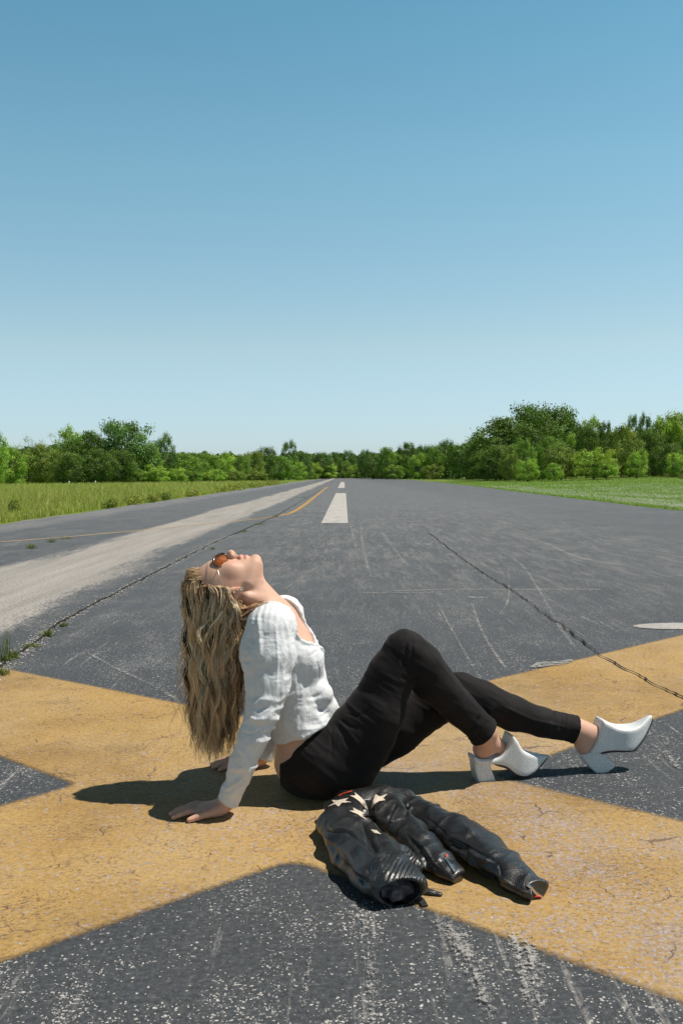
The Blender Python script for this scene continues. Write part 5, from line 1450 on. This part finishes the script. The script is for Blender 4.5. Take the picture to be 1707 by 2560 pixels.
# ear studs
m = NT('earring_metal'); m.base((0.85, 0.80, 0.72)); m.set(rough=0.15, metal=1.0); M_EAR = m.m
for s in (-1, 1):
    er = None
    for k, (f_, u_) in enumerate([(.004, -.021), (.000, -.0165), (.009, -.0205)]):
        c0 = H(f_, u_, s * .0755)
        tt_ = np.linspace(0, 2 * np.pi, 17); ring = np.stack([c0[0] + .0034 * np.cos(tt_), np.full(17, c0[1]) + .001 * np.sin(tt_), c0[2] + .0034 * np.sin(tt_)], 1)
        add_tubes('earring', [(ring, 0.0010)], M_EAR, WOMAN)
# ------------------------------------------------------------ hair
def build_hair():
    r = np.random.default_rng(12)
    cen = np.array(H(-.004, .040, 0)); rad = np.array((.090, .074, .090))
    paths, cols, radii = [], [], []
    NPT = 30
    tt = np.linspace(0, 1, NPT)
    def lock(root, mid, low, end, n, spread, tip, amp, wl, tone, rr=0.00085, jit=0.5):
        ctrl = [root, mid, low, (low * 0.5 + end * 0.5) + r.normal(0, .006, 3) * (1, .6, 0), end]
        c = np.array(ctrl); L = len(c) - 1
        # Catmull-Rom through the controls
        cp = np.vstack([2 * c[0] - c[1], c, 2 * c[-1] - c[-2]])
        s = tt ** 0.9 * L; i = np.minimum(s.astype(int), L - 1); u = (s - i)[:, None]
        a, b, d, e = cp[i], cp[i + 1], cp[i + 2], cp[i + 3]
        g = 0.5 * ((2 * b) + (-a + d) * u + (2 * a - 5 * b + 4 * d - e) * u ** 2 + (-a + 3 * b - 3 * d + e) * u ** 3)
        ln = np.r_[0, np.cumsum(np.linalg.norm(np.diff(g, axis=0), axis=1))]
        ph = r.uniform(0, 6.28, 2)
        for _ in range(n):
            o = r.normal(0, 1, 3) * (1, .9, .25); o *= spread
            env = (1 - tt) * 1.0 + tt * tip
            env = np.where(tt < .12, .35 + .65 * tt / .12, env)
            p = g + o * env[:, None]
            A = amp * np.clip(tt * 2.2, 0, 1) * r.uniform(.88, 1.12); w = 2 * np.pi / (wl * r.uniform(.94, 1.06))
            q = r.normal(0, jit * .5, 2)
            p[:, 0] += A * np.sin(ln * w + ph[0] + q[0]); p[:, 1] += A * .9 * np.sin(ln * w + ph[1] + q[1])
            p[:, 0] += 0.0005 * np.clip(tt * 2, 0, 1) * np.sin(ln * w * 2.3 + q[0] * 9)
            cut = r.uniform(.80, 1.0)
            p = p[0] * 0 + np.stack([np.interp(tt * cut, tt, p[:, k]) for k in range(3)], 1)
            # keep out of the skull
            dd = (p - cen) / (rad + .002); k_ = np.linalg.norm(dd, axis=1); ins = k_ < 1
            p[ins] = cen + (p[ins] - cen) / k_[ins][:, None]
            paths.append(p); radii.append(rr * r.uniform(.7, 1.25))
            t_ = (tone if r.random() > .12 else [blonde, sand, brown, sand][r.integers(0, 4)]) * r.uniform(.75, 1.25)
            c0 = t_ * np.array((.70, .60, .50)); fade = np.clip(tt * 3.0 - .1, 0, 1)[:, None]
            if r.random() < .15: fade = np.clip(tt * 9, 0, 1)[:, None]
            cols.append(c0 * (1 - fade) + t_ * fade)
    blonde = np.array((1.0, 0.89, 0.67)); sand = np.array((0.98, 0.76, 0.49)); brown = np.array((0.38, 0.235, 0.125)); dark = np.array((0.10, 0.052, 0.027))
    n = 0
    while n < 270:
        d = r.normal(0, 1, 3); d /= np.linalg.norm(d)
        p = cen + d * rad * 1.0
        u, f, s = -(p[0] - O[0]), p[2] - O[2], p[1] - O[1]
        if f > np.interp(u, hl_u, hl_f) or u < -.045: continue
        if s > .02 and r.random() < .35: continue
        n += 1
        px = 592 - u * 880
        nearside = s < 0
        # horizontal target of the falling part
        k = np.clip((px - 480) / (640 - 480), 0, 1)
        tx = 478 + k * 116 + r.normal(0, 9)
        ty = YC + s * 1.08 + r.normal(0, .010)
        out = d * np.array((.009, .010, .008)) * r.uniform(.5, 1.2)
        mid = p + out + np.array((0, 0, -.016)) + np.array((-.010 if k < .3 else .006, 0, 0)) * (f > -.02)
        zlow = P(tx, 1600 + r.normal(0, 15), ty); 
        low = zlow
        ex = tx * .90 + 535 * .10 + r.normal(0, 12) + (14 if k < .35 else 0)
        # ragged lower outline, longest in the middle
        ey = 1876 - 50 * abs((ex - 545) / 75) ** 1.3 + r.normal(0, 32)
        end = P(ex, min(ey, 1915), ty + r.normal(0, .012))
        lit = (d[2] > .1) or (px < 500)
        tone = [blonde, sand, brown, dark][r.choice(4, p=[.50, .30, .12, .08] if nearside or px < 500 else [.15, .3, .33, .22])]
        if px > 575: tone = [sand, brown, dark][r.choice(3, p=[.4, .4, .2])]  # darker locks beside the body: brown roots plus shade put into the colour
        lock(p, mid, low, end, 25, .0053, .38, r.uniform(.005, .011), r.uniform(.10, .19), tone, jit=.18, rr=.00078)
    # inner mass so that no daylight shows through the upper part
    for k in range(46):
        s = r.uniform(-.05, .05); px = r.uniform(500, 612)
        a = P(px, 1520 + r.uniform(-20, 25), YC + s); 
        if np.sum(((a - cen) / rad) ** 2) > 1.3: a = cen + (a - cen) / np.linalg.norm((a - cen) / rad)
        tx = px + r.normal(0, 8)
        lock(a, P(px, 1580, YC + s), P(tx, 1660, YC + s), P(tx * .9 + 54 + r.normal(0, 12), 1838 + r.normal(0, 24), YC + s), 24, .010, .5, .005, .10, [brown, dark][k % 2])
    # hair in front of the near ear and the lock that slides onto the shoulder
    def pl(*q): return [P(a, b, Y) for a, b, Y in q]
    for k in range(9):
        j = r.normal(0, 3, 2)
        a = pl((520 + 5 * k + j[0], 1462 + 1.5 * k, YC - .070), (535 + 6 * k, 1482 + j[1], YC - .080), (558 + 3.4 * k, 1570 + j[0], YC - .082), (548 + 5 * k + j[0], 1800 + 8 * j[1], YC - .075))
        lock(a[0], a[1], a[2], a[3], 22, .0045, .8, .0075, .085, [blonde, sand, brown][k % 3])
    for k in range(7):
        j = r.normal(0, 3, 2)
        a = pl((556 + 3 * k, 1470 + k, YC - .074), (578 + 2 * k, 1502 + j[1], YC - .083), (592 + 2.5 * k, 1532 + j[0] + 3 * k, YC - .098), (642 + 3 * k + j[0], 1512 + 3 * k + j[1], YC - .10))
        if k < 3: a[3] = P(600 + 6 * k, 1640, YC - .09)
        lock(a[0], a[1], a[2], a[3], 13, .0030, .5, .003, .07, [sand, blonde, brown][k % 3], rr=.0007)
    for k in range(6):   # small hairs swept over the shoulder
        j = r.normal(0, 3, 2)
        a = pl((598 + 2 * k, 1500 + 2 * k, YC - .060), (606 + 3 * k, 1520, YC - .085), (628 + 3 * k, 1512 + j[0], YC - .105), (655 + 4 * k, 1506 + j[1], YC - .11))
        lock(a[0], a[1], a[2], a[3], 7, .0028, .8, .002, .05, [sand, np.array((.45, .24, .12))][k % 2], rr=.0006)
    # front hairline: bright locks swept from the forehead over the crown and down
    for k in range(16):
        s = -.062 + .0085 * k
        u0 = .108 - .25 * abs(s) * .35; f0 = .060 - .30 * abs(s)
        p = np.array(H(f0, u0, s)); dn = (p - cen) / rad; p = cen + rad * dn / np.linalg.norm(dn)
        mid = p + np.array((-.014, s * .06, -.014)); tx = 480 + r.uniform(-10, 24)
        low = P(tx, 1560 + r.normal(0, 12), YC + s * 1.1); end = P(tx + r.normal(14, 10), 1810 + r.normal(0, 26), YC + s * 1.05)
        lock(p, mid, low, end, 26, .006, .5, r.uniform(.004, .008), r.uniform(.08, .12), [blonde, blonde * 1.1, sand][k % 3])
    # loose flyaway hairs
    for k in range(60):
        tx = r.uniform(448, 615); s = r.uniform(-.075, .06)
        a = P(np.clip(tx, 478, 590), 1470 + r.uniform(-10, 40), YC + s)
        dn = (a - cen) / rad; a = cen + rad * dn / np.linalg.norm(dn)
        lock(a, a + np.array((r.normal(0, .012), -.004, -.03)), P(tx + r.normal(0, 6), 1620, YC + s), P(tx + r.normal(0, 18), 1850 + r.normal(0, 45), YC + s), 2, .004, 1.0, .009, .08, [blonde, brown, sand][k % 3], rr=.00055)
    p = np.array(paths); N = len(p)
    d = np.gradient(p, axis=1); d /= np.linalg.norm(d, axis=2)[..., None] + 1e-12
    u = np.cross(d, np.array((.2, 1., .1))); u /= np.linalg.norm(u, axis=2)[..., None] + 1e-12; w = np.cross(d, u)
    taper = np.interp(tt, [0, .75, 1], [1, .9, .25])
    R_ = np.array(radii)[:, None] * taper[None]
    t3 = np.arange(3) * 2 * np.pi / 3
    v = p[:, :, None] + R_[:, :, None, None] * (np.cos(t3)[None, None, :, None] * u[:, :, None] + np.sin(t3)[None, None, :, None] * w[:, :, None])
    base = (np.arange(N) * NPT * 3)[:, None, None]; i = (np.arange(NPT - 1) * 3)[None, :, None]; j = np.arange(3)[None, None]; j2 = (j + 1) % 3
    f = np.stack([base + i + j, base + i + j2, base + i + 3 + j2, base + i + 3 + j], -1).reshape(-1, 4)
    c = np.repeat(np.array(cols).reshape(-1, 3), 3, 0)
    return v.reshape(-1, 3), f, c
hv, hf, hc = build_hair()
m = NT('blond_hair')
m.base(m.attr()[0]); m.set(rough=0.36, spec=0.6)
t = m.n.new('ShaderNodeBsdfTranslucent'); m.l.new(m.attr()[0], t.inputs[0])
mx = m.n.new('ShaderNodeMixShader'); mx.inputs[0].default_value = 0.42
m.l.new(m.b.outputs[0], mx.inputs[1]); m.l.new(t.outputs[0], mx.inputs[2]); m.l.new(mx.outputs[0], m.out.inputs[0])
M_HAIR = m.m
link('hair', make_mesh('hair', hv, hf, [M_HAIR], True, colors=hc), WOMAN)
# ------------------------------------------------------------ leather jacket
def D(px, py, r, lift=0.0):
    "axis point of a piece of the jacket lying on the ground, its middle at height r (+ lift)"
    return (G(px, py, r * 0.72 + lift) + np.array((0, 0, r * 0.25)), r * 1.10)
def jacket_field():
    K = Field(axis_ticks(-0.12, 0.56, 0.0026), axis_ticks(1.98, 2.80, 0.0026), axis_ticks(-0.003, 0.17, 0.0026))
    # near panel, folded like a tube, running to the open hem
    K.chain([D(866, 2024, .050), D(866, 2056, .054), D(890, 2095, .057), D(928, 2138, .056), D(960, 2176, .056), D(990, 2210, .053)], 0.02)
    K.cone(D(870, 2004, .045)[0], D(905, 2012, .050)[0], .045, .048, 0.02)
    K.cone(D(820, 2065, .02)[0], D(862, 2150, .022)[0], .018, .024, 0.03)
    K.cone(D(862, 2150, .02)[0], D(935, 2222, .022)[0], .024, .026, 0.03)
    # yoke and middle piece
    K.chain([D(905, 2004, .050), D(950, 2000, .050), D(1000, 2003, .040)], 0.015)
    K.chain([D(950, 2006, .046), D(968, 2036, .044), D(1012, 2072, .040), D(1052, 2112, .036), D(1088, 2152, .032), D(1122, 2180, .023), D(1168, 2206, .016)], 0.012)
    # far sleeve
    K.chain([D(995, 2002, .036), D(1062, 2032, .037), D(1125, 2068, .043), D(1188, 2110, .048), D(1238, 2152, .044), D(1288, 2197, .034), D(1335, 2224, .029), D(1395, 2250, .022)], 0.012)
    # straight cuff ends
    def cut(px_a, px_b, c_px, rad_):
        a, b, c0 = G(*px_a), G(*px_b), G(*c_px); d_ = b - a; n_ = np.array((d_[1], -d_[0], 0)); n_ /= np.linalg.norm(n_)
        if n_ @ (c0 - a) < 0: n_ = -n_
        q_ = K.sl(c0 - rad_, c0 + rad_); X, Yg, Z = K.grids(q_)
        pl = ((X - a[0]) * n_[0] + (Yg - a[1]) * n_[1]) + 0 * Z
        K.V[q_] = smax(K.V[q_], pl.astype(np.float32), 0.004)
    cut((1336, 2252), (1386, 2236), (1405, 2262), .06)
    cut((1140, 2212), (1176, 2196), (1190, 2222), .045)
    # elastic waist gathers and the flap
    K.cone(D(985, 2140, .040)[0], D(1035, 2165, .030)[0], .036, .022, 0.014)
    K.cone(D(1030, 2196, .022)[0], D(1062, 2222, .010)[0], .024, .008, 0.012)
    K.cone(D(1035, 2224, .010)[0], D(1100, 2236, .008)[0], .013, .006, 0.008)
    # the open end
    e = D(1008, 2228, .046)[0]; a = D(962, 2180, .050)[0]; dr = (e - a) / np.linalg.norm(e - a)
    K.cone(a + dr * .040 + (0, 0, .003), e + dr * .06 + (0, -.03, 0), .042, .054, 0.005, op='s')
    n = np.array((dr[0] * .8, dr[1], 0.15)); n /= np.linalg.norm(n)
    X, Yg, Z = K.grids((slice(None),) * 3)
    return K
Kf = jacket_field(); kv, kq = Kf.mesh(); del Kf
kv = smooth_mesh(kv, kq, 2, 0.5); kn_ = vert_normals(kv, kq)
upm = np.clip((kv[:, 2] - .004) / 0.045, 0, 1)
axd = (D(1288, 2197, .034)[0] - D(1062, 2032, .037)[0]); axd /= np.linalg.norm(axd); lat = np.array((-axd[1], axd[0], 0))
q1 = np.c_[kv @ axd * 9, kv @ lat * 26, kv[:, 2] * 22]
q2 = np.c_[(kv @ axd + .6 * (kv @ lat)) * 30, (kv @ lat) * 18, kv[:, 2] * 24]
rid = lambda x: 1 - 2 * np.abs(x)
q1 = np.c_[kv @ axd * 5, kv @ lat * 24, kv[:, 2] * 20]; q2 = np.c_[(kv @ axd + .8 * (kv @ lat)) * 22, (kv @ lat - .5 * (kv @ axd)) * 7, kv[:, 2] * 14]
dd = 0.0062 * rid(vnoise(q1, 1, 61)) + 0.0042 * rid(vnoise(q2, 1, 62)) + 0.0012 * vnoise(kv, 45, 64)
el = np.exp(-(np.linalg.norm((to_px(kv) - (1005, 2140)) / (52, 30), axis=1)) ** 2)
dd += 0.0028 * el * np.sin(to_px(kv)[:, 0] * .55 + to_px(kv)[:, 1] * .25 + 2 * vnoise(kv, 40, 65))
kv2 = kv + kn_ * (dd * upm)[:, None]
kv2 = creases(kv2, kn_, [
    ([(921, 1972), (919, 2010), (924, 2050), (945, 2085)], .010, -.030),
    ([(812, 2044), (835, 2048), (862, 2038), (895, 2055), (920, 2080)], .0035, -.006), ([(816, 2034), (838, 2038), (864, 2030), (896, 2046)], .004, .004),
    ([(992, 1978), (975, 2010), (968, 2034)], .003, -.005), ([(1000, 1978), (983, 2010), (976, 2034)], .003, .004), ([(1022, 1984), (1012, 2012)], .003, -.005), ([(1030, 1990), (1020, 2016)], .003, .004),
    ([(968, 2034), (1000, 2018), (1030, 2020)], .003, .004),
    ([(1060, 2018), (1092, 2042), (1120, 2068)], .003, -.004), ([(1120, 2068), (1160, 2085), (1215, 2110), (1245, 2128)], .004, -.006), ([(1112, 2078), (1140, 2092), (1175, 2096)], .010, -.012),
    ([(1165, 2092), (1195, 2118), (1235, 2128)], .007, .008), ([(1245, 2128), (1252, 2155), (1250, 2175)], .004, -.005), ([(1250, 2175), (1290, 2205), (1330, 2225)], .004, .004), ([(1240, 2185), (1280, 2215), (1320, 2232)], .004, -.004),
    ([(1025, 2058), (1062, 2095), (1085, 2140), (1105, 2160)], .004, .005), ([(1015, 2062), (1050, 2105), (1070, 2145)], .004, -.006),
    ([(1180, 2118), (1176, 2140), (1190, 2158)], .006, .006),
    ([(845, 2085), (875, 2120), (905, 2175)], .006, .006), ([(870, 2100), (892, 2150), (912, 2200)], .006, -.007), ([(925, 2130), (915, 2165), (920, 2200)], .006, -.005), ([(940, 2135), (932, 2170), (938, 2205)], .005, .004)], 2.42, upm)
kv2[:, 2] *= 0.66
kv2[:, 2] = np.maximum(kv2[:, 2], 0.0022)
JACKET = empty('leather_jacket', tuple(G(1000, 2100)), 'black leather jacket with cream star patches lying crumpled on the yellow paint', 'jacket')
m = NT('black_leather')
gr = m.voronoi(260, feature='DISTANCE_TO_EDGE')
worn = m.noise(11, 6, 0.7)
m.base(m.ramp(worn, [(0.3, (0.007, 0.007, 0.007)), (0.6, (0.012, 0.012, 0.013)), (0.8, (0.03, 0.033, 0.036))]))
m.set(rough=m.ramp(m.noise(18, 5, 0.7), [(0.3, 0.30), (0.7, 0.44)]), spec=0.75, coat=0.25)
m.b.inputs['Coat Roughness'].default_value = 0.3
cre = m.noise(16, 5, 0.55, dist=0.9); m.n[-1].noise_type = 'RIDGED_MULTIFRACTAL'
hb = m.math('ADD', m.math('MULTIPLY', m.ramp(gr, [(0.0, 0.0), (0.08, 1.0)]), 0.05), m.math('MULTIPLY', m.noise(16, 3, 0.5, dist=1.2), 1.6))
hb = m.math('ADD', hb, m.math('MULTIPLY', cre, 0.12))
m.bump(hb, 0.5, 0.008)
M_LEATHER = m.m
JS = link('shell', make_mesh('shell', kv2, kq, [M_LEATHER]), JACKET)
from mathutils.bvhtree import BVHTree
bvh = BVHTree.FromPolygons([tuple(p) for p in kv2.tolist()], [tuple(f) for f in kq.tolist()])
c5 = lambda a, b: (760 + a / 2.3758, 1940 + b / 2.3758)
def patch(poly, off=0.0016):
    "a cloth patch lying on the leather, with thickness"
    poly = np.array(poly, float); lo, hi = poly.min(0), poly.max(0); st = 1.1
    gx, gy = np.arange(lo[0], hi[0] + st, st), np.arange(lo[1], hi[1] + st, st)
    A, B_ = np.meshgrid(gx, gy, indexing='ij')
    ins = poly_sdf(A, B_, poly) < 0.6
    V = np.full(A.shape + (3,), np.nan)
    org = Vector((0, 0, CAM_H))
    for i, j in np.argwhere(ins):
        loc, nr, _, _ = bvh.ray_cast(org, ray(A[i, j], B_[i, j]))
        if loc is not None: V[i, j] = np.array(loc) + np.array(nr) * off
    return V
m = NT('cream_suede'); m.base(m.ramp(m.noise(90, 4), [(0.3, (0.50, 0.42, 0.33)), (0.7, (0.62, 0.53, 0.43))])); m.set(rough=0.9, spec=0.1); m.bump(m.noise(300, 2), 0.3, 0.001)
M_STAR = m.m
stars = [[(135, 190), (180, 165), (165, 147), (205, 148), (265, 135), (245, 152), (280, 160), (225, 165), (205, 187), (185, 172)],
         [(275, 122), (306, 122), (298, 100), (335, 130), (362, 155), (380, 205), (350, 182), (322, 152), (300, 136)],
         [(265, 210), (297, 210), (288, 190), (330, 212), (362, 226), (345, 234), (372, 265), (335, 246), (318, 233), (302, 226)],
         [(400, 203), (405, 165), (425, 112), (450, 127), (500, 108), (470, 135), (487, 150), (450, 152), (425, 167)],
         [(398, 322), (432, 328), (458, 352), (415, 342)]]
def patch_object(name, poly, mat, off=0.0016):
    V = patch(poly, off)
    ok = ~np.isnan(V[..., 0]); idx = -np.ones(ok.shape, int); idx[ok] = np.arange(ok.sum()); vv = V[ok]
    q = np.stack([idx[:-1, :-1], idx[:-1, 1:], idx[1:, 1:], idx[1:, :-1]], -1).reshape(-1, 4); q = q[(q >= 0).all(1)]
    if len(q) == 0: return None
    P4 = vv[q]; ln = np.max(np.linalg.norm(P4 - np.roll(P4, 1, 1), axis=2), axis=1); q = q[ln < 0.03]
    if len(q) == 0: return None
    nn = vert_normals(vv, q)
    if (nn[:, 2].mean() < 0): q = q[:, ::-1]
    return link(name, make_mesh(name, vv, q, [mat]), JACKET)
for s_ in stars: patch_object('star_patch', [c5(*p) for p in s_], M_STAR)
# lining, zips and trims
m = NT('mauve_lining'); m.base(m.ramp(m.noise(30, 3), [(0.3, (0.10, 0.070, 0.075)), (0.7, (0.16, 0.12, 0.125))])); m.set(rough=0.5, sheen=0.3); M_LIN = m.m
m = NT('orange_red_lining'); m.base((0.48, 0.05, 0.015)); m.set(rough=0.6); M_RED = m.m
m = NT('zip_metal'); m.base((0.6, 0.6, 0.6)); m.set(rough=0.25, metal=1.0); M_ZIP = m.m
def blob(name, cones, mat, h=0.0025, noise=0.004, seed=1, fr=60):
    pts = np.array([c[0] for c in cones] + [c[1] for c in cones]); rm = max(max(c[2], c[3]) for c in cones) + .012
    Fb = Field(*[axis_ticks(pts[:, k].min() - rm, pts[:, k].max() + rm, h) for k in range(3)])
    for a, b, ra, rb in cones: Fb.cone(a, b, ra, rb, 0.006)
    v, q = Fb.mesh(); n = vert_normals(v, q); v = v + n * (noise * rid(vnoise(v, fr, seed)))[:, None]; v[:, 2] *= 0.66; v[:, 2] = np.maximum(v[:, 2], .0025)
    return link(name, make_mesh(name, v, q, [mat]), JACKET)
a0 = D(962, 2186, .046)[0]; e0 = D(992, 2222, .040)[0]
blob('lining', [(D(955, 2224, .026)[0], D(985, 2228, .026)[0], .018, .021), (D(985, 2228, .026)[0], D(1020, 2214, .034)[0], .021, .015), (D(968, 2206, .046)[0], D(1002, 2200, .046)[0], .022, .016)], M_LIN, seed=5, noise=.008, fr=55, h=.002)
blob('cuff_lining', [(D(1334, 2240, .012)[0], D(1350, 2240, .012)[0], .005, .003)], M_RED, h=.0012, noise=.002, fr=140)
patch_object('collar_trim', [c5(205, 122), c5(228, 108), c5(285, 94), c5(288, 99), c5(235, 114), c5(210, 128)], M_RED, 0.003)
patch_object('zip_tape', [c5(836, 468), c5(846, 470), c5(852, 492), c5(842, 492)], M_RED, 0.003)
def zip_teeth(pts, n, w, name='zipper'):
    vs, fs = [], []; k0 = 0
    pl_ = [c5(*p) for p in pts]; L = np.r_[0, np.cumsum([math.dist(a, b) for a, b in zip(pl_[:-1], pl_[1:])])]
    for s in np.linspace(0, L[-1], n):
        x = np.interp(s, L, [p[0] for p in pl_]); y = np.interp(s, L, [p[1] for p in pl_])
        loc, nr, _, _ = bvh.ray_cast(Vector((0, 0, CAM_H)), ray(x, y))
        if loc is None: continue
        loc = np.array(loc) + np.array(nr) * .002
        b = np.array([(a, b_, c_) for a in (-1, 1) for b_ in (-1, 1) for c_ in (-1, 1)]) * np.array((w, .0012, .0012))
        th = 0.6; R_ = np.array(((math.cos(th), math.sin(th), 0), (-math.sin(th), math.cos(th), 0), (0, 0, 1)))
        vs.append(b @ R_ + loc); fs.append(np.array([(0, 1, 3, 2), (4, 6, 7, 5), (0, 4, 5, 1), (2, 3, 7, 6), (0, 2, 6, 4), (1, 5, 7, 3)]) + k0); k0 += 8
    if vs: link(name, make_mesh(name, np.concatenate(vs), np.concatenate(fs), [M_ZIP], False), JACKET)
zip_teeth([(836, 492), (858, 520), (878, 550), (895, 575)], 34, .0035)
zip_teeth([(1330, 655), (1350, 675), (1375, 700), (1412, 722)], 30, .003)
# strap end on the ground
g1, g2 = G(1044, 2248), G(1062, 2271)
sp = [g1 + (0, 0, .004), (g1 + g2) / 2 + (0, 0, .007), g2 + (0, 0, .004)]
dirn = (g2 - g1) / np.linalg.norm(g2 - g1); ln_ = np.array((-dirn[1], dirn[0], 0)) * .007
vs = np.array([p + s * ln_ + (0, 0, z) for p in sp for s in (-1, 1) for z in (-.0012, .0012)])
fs = []
for i in (0, 4): fs += [(i, i + 4, i + 6, i + 2), (i + 1, i + 3, i + 7, i + 5), (i, i + 1, i + 5, i + 4), (i + 2, i + 6, i + 7, i + 3)]
fs += [(0, 2, 3, 1), (8, 9, 11, 10)]
link('strap', make_mesh('strap', vs, np.array(fs), [M_LEATHER], False), JACKET)
